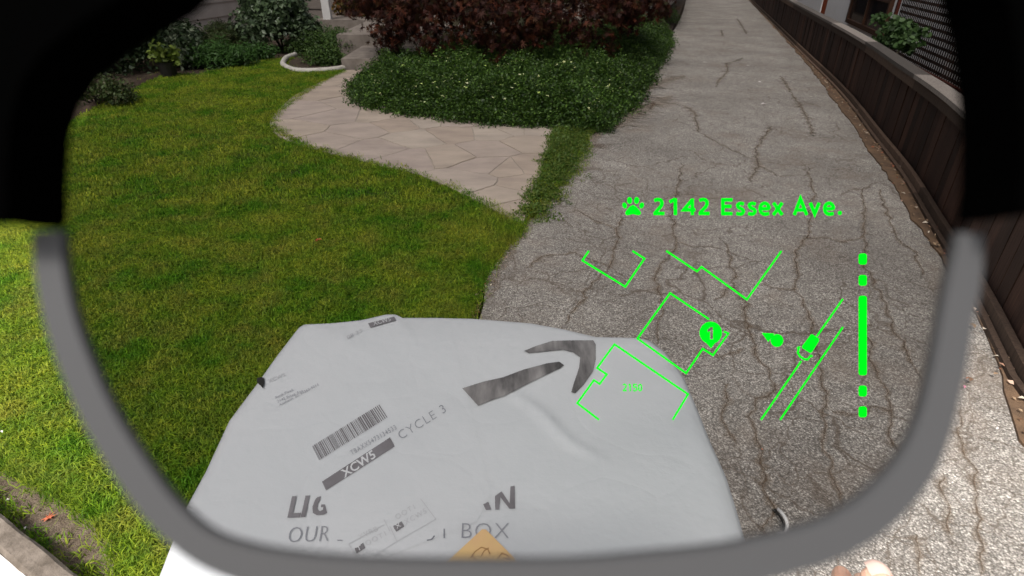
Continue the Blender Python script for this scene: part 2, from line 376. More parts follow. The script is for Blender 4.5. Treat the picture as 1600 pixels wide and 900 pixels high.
# driveway
DL = [(745, 497), (765, 430), (790, 390), (818, 352), (850, 310), (885, 255), (930, 205), (975, 160), (1010, 110), (1042, 65), (1066, 22), (1072, 0)]
DR = [(1172, 2), (1240, 75), (1300, 150), (1340, 205), (1385, 270), (1425, 335), (1468, 400), (1510, 455), (1538, 505), (1570, 590), (1605, 690)]
dl = smooth_line(PX(DL), 4); dr = smooth_line(PX(DR), 4)
dl = [p+Vector((noise.noise(p*3)*.03, 0, 0)) for p in dl]
dv = Vector((.29, .957, 0))
drive_poly = [(-1.0, -4, 0), (-.62, -1, 0), (-.45, 1.0, 0)]+[tuple(p) for p in dl]+[tuple(dl[-1]+dv*30), tuple(dr[0]+dv*30)]+[tuple(p) for p in dr]+[(2.2, .6, 0), (2.0, -1, 0), (1.8, -4, 0)]
drive = sheet('driveway', drive_poly, 0, M['asphalt'], thick=.1)
cracks = [
 [(1152, 29), (1160, 42), (1167, 54)], [(1127, 47), (1129, 57)], [(1162, 90), (1150, 96), (1135, 99), (1137, 112), (1123, 126), (1119, 137)],
 [(1020, 159), (1022, 164), (1016, 172)], [(1237, 147), (1256, 175), (1267, 200), (1269, 214)], [(1094, 208), (1115, 220), (1140, 233), (1178, 250)],
 [(1206, 197), (1192, 216), (1181, 234), (1184, 259), (1172, 285)],
 [(1066, 255), (1062, 280), (1055, 307), (1049, 342), (1051, 360), (1058, 380), (1049, 395), (1035, 413), (1022, 435), (1031, 458), (1035, 484), (1027, 511), (1027, 540)],
 [(1058, 380), (1084, 387), (1111, 387), (1130, 391)], [(972, 330), (964, 360), (962, 387), (951, 418), (924, 444), (907, 475), (880, 506)],
 [(1263, 262), (1271, 307), (1267, 338), (1262, 373), (1244, 395), (1244, 435), (1242, 453), (1258, 480), (1271, 515), (1276, 547), (1284, 582), (1284, 609), (1287, 613), (1285, 640), (1290, 667), (1288, 693), (1300, 723), (1295, 743), (1307, 767), (1305, 797), (1310, 825), (1308, 890)],
 [(1187, 444), (1218, 451), (1244, 453)],
 [(1126, 370), (1133, 382), (1142, 413), (1147, 449), (1164, 476), (1169, 511), (1178, 542), (1187, 564), (1204, 582), (1209, 609), (1210, 613), (1177, 630), (1173, 660), (1183, 687), (1192, 710), (1190, 733), (1197, 767), (1206, 797), (1205, 833), (1212, 900)],
 [(1347, 293), (1349, 324), (1351, 369), (1352, 422), (1369, 449), (1382, 478), (1393, 503), (1417, 553), (1436, 596)],
 [(1373, 293), (1382, 324), (1400, 369), (1432, 400), (1440, 430)], [(1352, 500), (1362, 560), (1380, 600), (1383, 620), (1392, 640), (1393, 683), (1410, 717), (1408, 745)],
 [(1503, 640), (1497, 687), (1513, 723), (1520, 757), (1530, 800), (1537, 847), (1533, 900)], [(1432, 835), (1433, 900)],
 [(1473, 740), (1476, 790), (1482, 840)], [(1090, 560), (1100, 545), (1130, 560), (1160, 545)], [(1142, 600), (1130, 640), (1140, 690)],
 [(1300, 644), (1330, 650), (1362, 640), (1392, 640)], [(1067, 165), (1085, 175), (1092, 208)], [(1120, 470), (1147, 449)], [(820, 420), (850, 400), (900, 396), (951, 418)],
 [(900, 330), (930, 345), (964, 360)], [(1351, 369), (1320, 380), (1290, 372), (1262, 373)], [(1220, 120), (1237, 147)], [(1184, 259), (1215, 275), (1263, 275)]]
def ribbon(name, px, width, z, mat, parent, jit, taper=True):
    P = resample(PX(px), .02); P = [Vector((p.x+noise.noise(p*11)*jit+noise.noise(p*38)*jit*.3, p.y+noise.noise(p*11+Vector((9, 9, 9)))*jit+noise.noise(p*38+Vector((5, 1, 2)))*jit*.3, 0)) for p in P]
    V, Fs, E = [], [], []; n = len(P)
    for i, p in enumerate(P):
        t_ = (P[min(i+1, n-1)]-P[max(i-1, 0)]).normalized(); s = Vector((-t_.y, t_.x, 0))
        wd = width*(.35+1.1*abs(noise.noise(p*14+Vector((3, 7, 1))))*2)*(min(1, i/(n*.15)+.25, (n-1-i)/(n*.15)+.25) if taper else 1)
        for k in (-1, 0, 1): q = p+s*wd*k; V.append((q.x, q.y, z)); E.append(1.0 if k == 0 else 0.0)
        if i: b = 3*i; Fs += [(b-3, b-2, b+1, b), (b-2, b-1, b+2, b+1)]
    o = mk(name, V, [f[::-1] for f in Fs], mat, parent)
    at = o.data.attributes.new('edge', 'FLOAT', 'POINT'); at.data.foreach_set('value', E); return o
for i, c in enumerate(cracks):
    far = c[0][1] < 200
    wv = .0035 if i in (8, 11, 17, 18, 19, 20, 21, 23, 24, 25, 26, 28) else .0050
    ribbon('crack_stain', c, .034 if not far else .06, .003+.00004*i, M['stain'], drive, .03)
    ribbon('crack', c, wv*(1.7 if far else 1), .0055+.00004*i, M['crack'], drive, .03)
for i, c in enumerate(([(822, 356), (852, 314), (888, 258), (934, 208), (978, 165), (1012, 118), (1044, 72)], [(960, 200), (1000, 172), (1050, 150)], [(985, 160), (1020, 132), (1070, 118)], [(760, 470), (790, 400), (825, 352)])):
    ribbon('soil_stain', c, (.22, .28, .3, .07)[i], .0022+.00005*i, M['stain'], drive, .05)
# dirt strip against the fence
FB = [(1178, 6), (1250, 78), (1316, 144), (1375, 219), (1422, 280), (1467, 355), (1518, 437), (1560, 515), (1596, 592)]
fb = smooth_line(PX(FB), 4)
fb = [fb[0]+dv*28]+[fb[0]+dv*12]+fb+[Vector((2.12, 1.45, 0)), Vector((1.98, .6, 0)), Vector((1.9, -1.5, 0))]
strip = [dr[0]+dv*30]+dr+[Vector((1.86, .6, 0)), Vector((1.8, -1, 0)), Vector((1.75, -1.5, 0))]
strip = [p+Vector((-.02-.03*noise.noise(p*1.7)-.025*noise.noise(p*9), 0, 0)) for p in resample(strip, .08)]
sheet('dirt_verge', [tuple(p) for p in strip]+[tuple(p+Vector((.1, 0, 0))) for p in fb[::-1]], .012, M['dirt'])
# lawn
LAWN = [(745, 497), (765, 430), (790, 390), (820, 356), (815, 350), (790, 341), (750, 319), (700, 294), (640, 270), (580, 257), (530, 244), (480, 231), (437, 215), (423, 200), (430, 180), (455, 156), (500, 130), (537, 112),
        (520, 110), (490, 112), (462, 111), (444, 104), (444, 98), (455, 90), (400, 98), (345, 110), (310, 117), (250, 117), (180, 150), (110, 187), (60, 215)]
lawn = PX(LAWN)
LOW = PX([(0, 722), (62, 748), (116, 780), (158, 814), (192, 855), (196, 900)])
lawn += [Vector((-9, 7.0, 0)), Vector((-14, 8.3, 0))]+[Vector((-8, 4.6, 0))]+LOW+[Vector((-.95, .92, 0)), Vector((-.5, .75, 0)), Vector((-.45, 1.0, 0))]
lawn_o = sheet('lawn', [tuple(p) for p in lawn], -.006, M['lawnsoil'], thick=.07)
# bed sheets
bedL = PX([(537, 112), (444, 104), (455, 90), (400, 98), (345, 110), (310, 117), (250, 117), (180, 150), (110, 187), (60, 215)])+[Vector((-9, 7.0, 0)), Vector((-14, 8.3, 0)), Vector((-14, 26, 0)), Vector((-3, 26, 0)), Vector((-3, 10.6, 0))]
sheet('flower_bed', [tuple(p) for p in bedL], -.012, M['soil'])
BED = [(600, 112), (572, 135), (566, 152), (578, 166), (640, 180), (700, 185), (760, 193), (820, 197), (872, 199), (925, 205), (975, 162), (1008, 112), (1040, 66), (1062, 24), (1070, 2)]
bed = PX(BED); bed_poly = [tuple(p) for p in bed]+[(3.2, 15.0), (-1.0, 14.2), (-1.25, 10.6)]
sheet('planting_bed', bed_poly, .006, M['soil'])
# gravel channel, kerb, pavement along the street
kd = (H(122, 900)-H(0, 803)).normalized(); kn = Vector((-kd.y, kd.x, 0))
k0 = H(0, 803); a0, a1 = -9, 1.2
def strip_poly(p, q, wdt): return [tuple(p), tuple(q), tuple(q+kn*wdt), tuple(p+kn*wdt)]
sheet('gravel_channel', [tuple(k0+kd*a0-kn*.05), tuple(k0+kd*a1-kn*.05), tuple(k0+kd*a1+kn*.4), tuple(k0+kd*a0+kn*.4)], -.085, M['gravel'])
kb = MB()
for i in range(7):
    s0 = k0+kd*(a0+i*1.457); q = s0+kd*1.447
    b = MB(); cr = [(0, -.1), (0, .008), (.010, .020), (.066, .020), (.076, .006), (.076, -.1)]
    pts = []
    for j in range(30):
        c = s0.lerp(q, j/29)
        for (o_, z) in cr: pts.append(c-kn*(o_+.008*noise.noise(c*7+Vector((o_*30, 0, 0))))+Vector((0, 0, z+(.006*noise.noise(c*11+Vector((0, o_*40, 0))) if z > 0 else 0))))
    Fs = [(j*6+k, j*6+k+1, (j+1)*6+k+1, (j+1)*6+k) for j in range(29) for k in range(5)]+[(0, 1, 2, 3, 4, 5), tuple(29*6+k for k in (5, 4, 3, 2, 1, 0))]
    if i == 0: kerb = empty('kerb', 'low rough grey-brown concrete kerb between gravel channel and pale pavement', 'kerb')
    mk('kerb_stone', pts, Fs, M['kerb'], kerb)
kout = k0-kn*.077
pv = sheet('pavement', [tuple(kout+kd*a0), tuple(kout+kd*(a1+.2)), tuple(kout+kd*(a1+.2)-kn*4), tuple(kout+kd*a0-kn*4)], -.002, M['pave'], thick=.08)
sheet('street', [(-40, -30), (40, -30), (40, -3.2), (-40, -3.2)], -.03, M['asphalt'])

# flagstone path
PATH = [(537, 111), (500, 130), (455, 155), (430, 180), (422, 198), (436, 215), (480, 232), (530, 245), (580, 258), (640, 271), (700, 295), (750, 320), (790, 342), (817, 353), (835, 300), (853, 250), (866, 222), (874, 194), (800, 186), (700, 172), (640, 168), (590, 160), (572, 140), (590, 120), (602, 109)]
path = smooth_line(PX(PATH[:14]), 3)+PX(PATH[14:])
pp = [(p.x, p.y) for p in path]
sheet('footpath', pp, .012, M['mortar'], thick=.06)
foot = bpy.data.objects['footpath']
SEEDS = [(548, 125), (575, 128), (500, 148), (552, 160), (470, 172), (528, 185), (590, 183), (460, 205), (505, 222), (560, 205), (620, 195), (590, 235), (650, 220), (665, 190), (640, 250), (710, 212), (720, 190), (700, 245), (760, 235), (770, 210), (730, 285), (790, 265), (825, 225), (838, 205), (800, 205), (830, 262), (765, 262), (790, 310), (822, 290), (815, 325)]
sd_ = [H(*s).to_2d() for s in SEEDS]
def clip(poly, p, n):
    out = []
    for i in range(len(poly)):
        a, b = poly[i], poly[(i+1) % len(poly)]; da, db = (a-p).dot(n), (b-p).dot(n)
        if da <= 0: out.append(a)
        if (da < 0) != (db < 0) and da != db: out.append(a.lerp(b, da/(da-db)))
    return out
for i, s in enumerate(sd_):
    poly = [Vector(p) for p in pp]
    for j, q in enumerate(sd_):
        if i == j or (q-s).length > 3.5: continue
        n = (q-s).normalized(); m = (q+s)/2-n*.003; poly = clip(poly, m, n)
        if len(poly) < 3: break
    if len(poly) < 3: continue
    ar = abs(sum(poly[k].x*poly[(k+1) % len(poly)].y-poly[(k+1) % len(poly)].x*poly[k].y for k in range(len(poly))))/2
    if ar < .01: continue
    P3 = resample([Vector((p.x, p.y, 0)) for p in poly]+[Vector((poly[0].x, poly[0].y, 0))], .09)[:-1]
    c = sum(P3, Vector())/len(P3)
    P3 = [p+Vector((noise.noise(p*5)*.014, noise.noise(p*5+Vector((4, 4, 4)))*.014, 0))+(c-p).normalized()*.003 for p in P3]
    mb = MB(); mb.prism([(p.x, p.y) for p in P3], .0, (.017+random.uniform(-.002, .003)), inset=.006)
    mb.build('flagstone', M['flag'], foot)

# white curved bed edging
ring = smooth_line(PX([(540, 108), (520, 111), (490, 113), (462, 112), (445, 105), (443, 99), (449, 92), (462, 87)]), 6)
mb = MB(); mb.tube([p+Vector((0, 0, .02)) for p in ring], .05, 8); e_ = mb.build('bed_edging', M['edging'], smooth=True, loc=ring[0]); tag(e_, 'curved whitish concrete edging looping round the small bed beside the steps', 'edging')
brd = resample(PX([(60, 214), (110, 187), (180, 150), (250, 119)]), .3)
mb = MB(); mb.tube([p+Vector((0, .03, .02)) for p in brd], .05, 4); e_ = mb.build('edging_board', M['board'], loc=brd[0]); tag(e_, 'low brown timber edging board between the lawn and the dark left bed', 'edging')

# ------------------------------------------------------------------ grass
cov_near = []
def sample(poly, n, ymin, ymax, xmin=-7, xmax=1):
    x = rng.uniform(xmin, xmax, n); y = rng.uniform(ymin, ymax, n); k = inpoly(x, y, poly); return x[k], y[k]
lp = [(p.x, p.y) for p in PX([(716, 497), (740, 430), (773, 390), (810, 358)])+lawn[4:-1]+[Vector((-.62, .95, 0))]]
near = [grass_tuft('tuft', 22, .024, .042, .0042, M['grass'], .8) for _ in range(6)]
farp = [grass_tuft('tuft', 28, .05, .040, .0058, M['grass'], .8) for _ in range(5)]
P = []
x, y = sample(lp, 62000, .7, 4.2, -4.3, .2); k = rng.random(len(x)) < np.clip(1.35-.22*y, .35, 1); P.append(np.c_[x[k], y[k], np.zeros(k.sum())])
g1 = scatter('grass', np.concatenate(P), near, .6, 1.25, 'green lawn grass nearest the camera, yellowish and dark green patches')
x, y = sample(lp, 52000, 4.0, 13.5, -9, .3); P = np.c_[x, y, np.zeros(len(x))]
x, y = sample(lp, 9000, 1.0, 4.2, -9, -4.2); P = np.concatenate([P, np.c_[x, y, np.zeros(len(x))]])
g2 = scatter('grass', P, farp, .7, 1.3, 'green lawn grass further off, towards the left bed and the steps')
# ragged grass edges and weeds
def along(px, n, spread, z=0.0, raw=False):
    L = resample(px if raw else PX(px), .05); i = rng.integers(0, len(L)-1, n); out = []
    for k in i: p = L[k].lerp(L[k+1], random.random()); out.append((p.x+random.gauss(0, spread), p.y+random.gauss(0, spread), z))
    return np.array(out)
edge = np.concatenate([along([(812, 358), (776, 390), (745, 430), (722, 497), (695, 560)], 700, .028), along([(817, 352), (750, 320), (700, 295), (580, 258), (480, 232), (424, 200), (430, 180), (500, 130), (537, 112)], 1100, .035),
                       along(LOW, 150, .012, raw=True)])
scatter('grass', edge, [grass_tuft('tuft', 22, .02, .05, .003, M['grass'], .9) for _ in range(3)], .6, 1.2, 'ragged grass fringe overhanging the path and driveway edges', .4)
wp = [H(870, 199), H(925, 206), H(893, 248), H(868, 288), H(842, 325), H(822, 352), H(838, 300), H(856, 252)]
x, y = sample([(p.x, p.y) for p in wp], 60000, 3, 7, -.5, 1.6)
WV, WF = place(LEAF[0], LEAF[1], *(lambda n: (np.c_[rng.normal(0, .03, n), rng.normal(0, .03, n), rng.uniform(.005, .05, n)], rng.uniform(.012, .028, n), *frames(n, .5)))(40))
weedp = proto_obj('weed_clump', WV, WF, M['weed'])
k = rng.random(len(x)) < .38*np.clip((y-3.9)/1.6, .05, 1)
we = along([(905, 222), (893, 248), (868, 288), (850, 312), (832, 340)], 420, .07); we2 = along([(868, 212), (856, 252), (842, 295), (826, 345)], 260, .035)
scatter('weeds', np.concatenate([np.c_[x[k], y[k], np.zeros(k.sum())][:5200], we, we2]), [weedp, grass_tuft('tuft', 22, .03, .05, .003, M['grass'], .9)], .5, 1.2, 'low green weeds in the gap between flagstone path and driveway', .3, 'weeds')
sheet('verge', [tuple(p) for p in wp], .004, M['dirt'])
# channel grass
q = along([tuple(a) for a in (k0+kd*-3, k0+kd*1.1)], 200, .012, -.085, raw=True)+np.array([kn.x*.02, kn.y*.02, 0]); 
scatter('grass', q, near, .6, 1.3, 'dark green grass growing in the channel beside the kerb', .4)

# ------------------------------------------------------------------ ground cover round the maple
bp = [(p[0], p[1]) for p in bed_poly]
def cover_z(x, y):
    d = np.full(len(x), 9.0); E = [Vector(p[:2]) for p in bed_poly[:15]]
    for a, b in zip(E, E[1:]):
        ab = b-a; t_ = np.clip(((x-a.x)*ab.x+(y-a.y)*ab.y)/ab.length_squared, 0, 1)
        d = np.minimum(d, np.hypot(x-a.x-t_*ab.x, y-a.y-t_*ab.y))
    dl_ = np.hypot(x+2.0, y-8.4)
    return d
x, y = sample(bp, 90000, 6.0, 15, -3, 4.5)
d = cover_z(x, y); k = rng.random(len(x)) < np.where(y < 8.7, .60, np.where((x > -1.5) & (x < 1.7), .10, .35)); x, y, d = x[k], y[k], d[k]
z = .30*np.clip(d/.28, .12, 1)**.6*(.85+.75*np.array([noise.noise(Vector((a*2.2, b*2.2, 0))) for a, b in zip(x, y)]))
CV = []
for s in range(4):
    n = 60; C = np.c_[rng.normal(0, .045, n), rng.normal(0, .045, n), rng.uniform(-.10, .05, n)]
    V_, F_ = place(LEAF[0], LEAF[1], C, rng.uniform(.018, .042, n), *frames(n, .5)); CV.append(proto_obj('cover_clump', V_, F_, M['cover']))
ed = along([(600, 112), (572, 135), (566, 152), (578, 166), (640, 180), (700, 185), (760, 193), (820, 197), (872, 199), (925, 205), (975, 162), (1008, 112), (1040, 66)], 2000, .085)
ed[:, 2] = rng.uniform(.01, .15, len(ed))*np.clip(rng.normal(.8, .4, len(ed)), .1, 1.3); hi_ = rng.choice(len(x), 900); up_ = np.c_[x[hi_], y[hi_], z[hi_]+rng.uniform(.04, .17, 900)]
scatter('ground_cover', np.concatenate([np.c_[x, y, z], ed, up_]), CV, .7, 1.3, 'dense low dark green ground cover filling the bed under the red maple', .5, 'ground cover')
gx, gy = sample(bp, 5000, 6.0, 15, -3, 4.5)
n = 330; i = rng.choice(np.where((y < 8.6))[0], n)
C = np.c_[x[i], y[i], z[i]+.095]; V_, F_ = place(PETAL5[0], PETAL5[1], C, rng.uniform(.014, .027, n), *frames(n, 1.5))
fl = mk('small_flowers', V_, F_, M['petal'], kind='stuff'); tag(fl, 'tiny pale yellow flowers dotted over the ground cover', 'flowers')
# edging rocks under the overhanging plants
for j, (u, v, rx, ry) in enumerate(((612, 171, .20, .12), (668, 176, .26, .14), (716, 183, .2, .12), (640, 169, .16, .1))):
    c = H(u, v); mb = MB(); pts = [(rx*math.cos(a)*random.uniform(.8, 1.15), ry*math.sin(a)*random.uniform(.8, 1.15)) for a in np.linspace(0, 2*math.pi, 11)[:-1]]
    mb.prism(pts, -.02, .05+.012*j, inset=.12); o = mb.build('edging_rock', M['step']); o.location = c
    tag(o, ['flat brown rock half covered by plants at the left front of the bed', 'widest flat brown rock under the plants edging the path', 'flat brown rock rightmost of those at the bed front', 'small flat brown rock behind the leftmost bed rock'][j], 'rock', 'rocks edging the planting bed')

# ------------------------------------------------------------------ red maple
mc = Vector((-.12, 10.7, 0)); tree = empty('maple_tree', 'spreading dark red laceleaf maple over the planting bed', 'tree', mc)
mb = MB(); limbs = []
mb.tube([(0, 0, -.05), (.03, 0, .3), (-.05, .02, .7), (.05, -.05, 1.05)], [.13, .10, .09, .08], 9)
for k in range(9):
    a = 2*math.pi*k/9+random.uniform(-.2, .2); R = random.uniform(1.3, 2.1); h = random.uniform(1.5, 2.3)
    P = [(.0, 0, .6+.05*k), (math.cos(a)*R*.3, math.sin(a)*R*.25, h*.75), (math.cos(a)*R*.65, math.sin(a)*R*.6, h), (math.cos(a)*R, math.sin(a)*R*.9, h*.8), (math.cos(a)*R*1.12, math.sin(a)*R, h*.45)]
    mb.tube(smooth_line(P, 4), [.06*(1-i/17)+.008 for i in range(17)], 6)
mb.build('trunk', M['bark'], tree, True)
blobs = []
for k in range(150):
    a = random.uniform(0, 2*math.pi); q = math.sqrt(random.uniform(.02, 1)); x_, y_ = q*2.45*math.cos(a), q*1.9*math.sin(a)
    top = 2.6*math.sqrt(max(0, 1-q*q*.9)); lo = .52+.40*abs(x_)/2.7+.25*(1-q)
    zz = random.uniform(lo, max(lo+.2, top)) if random.random() < .72 else random.uniform(lo, lo+.35)
    s = random.uniform(.2, .42); blobs.append(((x_, y_, zz), (s*1.25, s*1.25, s*.6)))
for k in range(44):                                    # drooping tips to the front, a higher limb over the driveway
    a = random.uniform(math.pi*1.15, math.pi*1.85); x_, y_ = 2.3*math.cos(a), 1.95*math.sin(a)
    s = random.uniform(.16, .3); blobs.append(((x_, y_, random.uniform(.42, .9)+.2*abs(x_)/2.3), (s, s, s*1.1)))
for k in range(26):
    s = random.uniform(.15, .3); blobs.append(((random.uniform(2.0, 2.9), random.uniform(-.8, .8), random.uniform(1.05, 1.7)), (s, s, s*.7)))
foliage('crown', blobs, 15000, PALM, .085, M['maple'], tree, .25, .25, .2, kind='stuff')

# ------------------------------------------------------------------ house behind
house = empty('house', 'single storey house with grey-beige lap siding behind the beds', 'house', (-6.4, 17.6, 0))
def wall_box(p, q, z0, z1, th, name, mat, parent, origin):
    p, q = Vector(p), Vector(q); d_ = (q-p).normalized(); n = Vector((-d_.y, d_.x, 0)); mb = MB()
    L = (q-p).length; Mx = Matrix(((d_.x, n.x, 0, p.x), (d_.y, n.y, 0, p.y), (0, 0, 1, 0), (0, 0, 0, 1)))
    mb.box((0, -th/2, z0), (L, th/2, z1), Mx); return mk(name, rel(mb.V, origin), mb.F, mat, parent)
ho = house.location
HW = [((-8.1, 9.5, 0), (-6.35, 18.3, 0)), ((-6.4, 17.7, 0), (3.05, 14.9, 0)), ((3.05, 14.95, 0), (7.1, 28.2, 0))]
for wi, (a, b) in enumerate(HW):
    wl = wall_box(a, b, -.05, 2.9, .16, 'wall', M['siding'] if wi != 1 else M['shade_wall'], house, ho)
    a, b = Vector(a), Vector(b); d_ = (b-a).normalized(); n = Vector((d_.y, -d_.x, 0))
    for k in range(9):
        z0 = .10+k*.30
        Mx = Matrix(((d_.x, n.x, 0, a.x), (d_.y, n.y, 0, a.y), (0, 0, 1, 0), (0, 0, 0, 1))); m2 = MB()
        V = [(0, .082, z0), ((b-a).length, .082, z0), ((b-a).length, .118, z0), (0, .118, z0), (0, .083, z0+.298), ((b-a).length, .083, z0+.298), ((b-a).length, .090, z0+.298), (0, .090, z0+.298)]
        m2.add([Mx @ Vector(p) for p in V], [(0, 1, 2, 3), (4, 7, 6, 5), (3, 2, 6, 7), (0, 3, 7, 4), (1, 5, 6, 2), (0, 4, 5, 1)])
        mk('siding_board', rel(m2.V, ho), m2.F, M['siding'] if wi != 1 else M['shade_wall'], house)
mb = MB(); mb.add([(-8.8, 9, 2.9), (-6.0, 17.4, 2.9), (3.6, 14.3, 2.9), (7.6, 28.4, 2.9), (-6.5, 33, 2.9), (-11, 33, 2.9), (-4, 22, 5.2), (2.5, 24, 5.2)],
                  [(0, 1, 6), (1, 2, 7, 6), (2, 3, 7), (3, 4, 6, 7), (4, 5, 0, 6), (0, 5, 4, 3, 2, 1)])
mk('roof', rel(mb.V, ho), mb.F, M['roof'], house)
pst = H(517, 60); mb = MB(); mb.box((-.085, -.085, 0), (.085, .085, 2.7)); mb.box((-.12, -.12, 0), (.12, .12, .12)); o = mb.build('porch_post', M['postpaint']); o.location = pst
tag(o, 'square pale grey porch post rising from the shrubs left of the steps', 'post')
# steps and porch landing
sa = Vector((-2.83, 10.15, 0)); mb = MB(); mb.box((sa.x, sa.y, 0), (-1.2, 12.0, .17)); o = mb.build('step', M['step'], loc=sa); tag(o, 'lowest wide brown stone step at the end of the flagstone path', 'step')
mb = MB(); mb.box((-3.3, 11.75, 0), (-.3, 14.2, .36)); o = mb.build('step', M['step'], loc=(-3.3, 11.75, 0)); tag(o, 'upper stone landing behind the lowest step, half under the maple', 'step')
mb = MB(); mb.box((-4.4, 14.2, 0), (2.0, 15.6, .40)); o = mb.build('porch_floor', M['step'], loc=(-4.4, 14.2, 0)); tag(o, 'dim stone porch floor along the front of the house', 'porch')
o = bpy.data.objects['step']
c = H(494, 52); mb = MB(); mb.prism([(.12*math.cos(a)*random.uniform(.8, 1.2), .09*math.sin(a)) for a in np.linspace(0, 6.28, 9)[:-1]], 0, .14, inset=.3); o = mb.build('stone', M['edging']); o.location = c+Vector((0, 0, .25)); tag(o, 'small white stone beside the foot of the porch post', 'rock')
o.location = c

# ------------------------------------------------------------------ shrubs
def BL(*a): return mound_blobs(*a)
shrub('rhododendron', 'tall broad-leaved shrub with grey-green leaves left of the porch post', 'shrub', (440, 78), BL(.85, .8, 1.45, 60, .28), 6500, LEAF, .12, M['rhodo'], 8, .4, .45)
shrub('feathery_shrub', 'feathery olive-brown shrub against the house wall', 'shrub', (355, 82), BL(.65, .5, .62, 40, .2), 7000, SLIM, .09, M['fine'], 8, .3, .3)
shrub('fern', 'low bright green ferny mound at the lawn edge beneath the feathery shrub', 'shrub', (335, 104), BL(.75, .35, .5, 30, .2), 5000, SLIM, .10, M['bright'], 3, .5, .4)
shrub('low_shrub', 'low green plants right of the ferny mound by the lawn', 'shrub', (395, 93), BL(.6, .3, .35, 22, .16), 2600, LEAF, .055, M['bright'], 3, .5, .4)
shrub('variegated_shrub', 'slender grey-green variegated shrub above the potted plant', 'shrub', (295, 106), BL(.3, .25, .8, 24, .15), 1700, LEAF, .085, M['grey'], 6, .3, .4)
shrub('hedge_shrub', 'dark evergreen bush in deep shade at the far left bed', 'shrub', (205, 105), BL(1.5, 1.0, 1.1, 60, .35), 9000, LEAF, .08, M['dark'], 6, .3, .45)
shrub('hedge_shrub', 'dark evergreen bush behind, nearest the house wall corner', 'shrub', (262, 82), BL(.9, .7, .75, 50, .28), 7000, LEAF, .08, M['dark'], 6, .3, .45)
shrub('hedge_shrub', 'dark evergreen bush left of the deep-shade bush, farthest left of all', 'shrub', (-8.4, 9.2, 0), BL(1.4, 1.0, 1.2, 60, .35), 6000, LEAF, .09, M['dark'], 6, .3, .45)
shrub('creeping_shrub', 'low spreading green shrub around the foot of the porch post', 'shrub', (520, 80), BL(.95, .7, .5, 60, .2), 11000, LEAF, .042, M['juniper'], 4, .5, .4)
shrub('creeping_shrub', 'low green shrub trailing over the white curved edging', 'shrub', (506, 98), BL(.42, .35, .35, 30, .14), 5000, LEAF, .042, M['juniper'], 4, .5, .4)
shrub('azalea', 'shrub with yellow and orange turning leaves right of the porch post', 'shrub', (562, 52), BL(.6, .5, 1.3, 40, .22), 3600, ROUND, .075, M['azalea'], 6, .3, .4)
for j, (u, v, rx, h, lb) in enumerate(((1022, 78, .6, .55, 'rounded green shrub at the driveway edge, nearest of three'), (1040, 58, .55, .6, 'rounded green shrub in the middle of three beside the driveway'), (1054, 38, .6, .7, 'rounded green shrub farthest along the driveway edge'))):
    c = H(u, v)+Vector((-.45, .1, 0)); shrub('round_shrub', lb, 'shrub', tuple(c), BL(rx, rx, h, 30, .2), 4200, LEAF, .045, M['fine' if j == 1 else 'juniper'], 4, .5, .4, group='shrubs along the driveway')
c = H(1160, -6)+Vector((.2, 0, 0)); shrub('hedge_shrub', 'dark bush at the far end of the driveway by the fence', 'shrub', tuple(c), BL(1.0, .9, 1.4, 40, .35), 3500, LEAF, .12, M['dark'], 4)
# potted plant
c = H(266, 121); pot = empty('potted_plant', 'yellow-green leafy plant in a black pot at the lawn corner', 'potted plant', c)
mb = MB(); mb.tube([(0, 0, 0), (0, 0, .22), (0, 0, .225)], [.10, .135, .145], 16); mb.build('pot', M['plasticpot'], pot)
foliage('foliage', [((random.uniform(-.12, .12), random.uniform(-.1, .1), random.uniform(.26, .45)), (.1, .1, .09)) for _ in range(10)], 380, ROUND, .075, M['yellowg'], pot, .5, .3)
# flowering shrub far left
c = H(150, 172); fs_ = shrub('flowering_shrub', 'small shrub with an orange flower beside the timber edging at left', 'shrub', tuple(c+Vector((-.1, .25, 0))), BL(.45, .35, .5, 26, .16), 2400, LEAF, .05, M['fine'], 5)
V_, F_ = place(PETAL5[0], PETAL5[1], np.array([(-.12, -.3, .28), (-.11, -.3, .29), (.05, -.32, .33)]), np.array([.07, .05, .03]), *frames(3, .2, np.array([[0, -2, 1.]]*3)))
for kf in range(3): mk('flower', V_[kf*11:kf*11+11], F_[:10], M['opetal'], fs_)

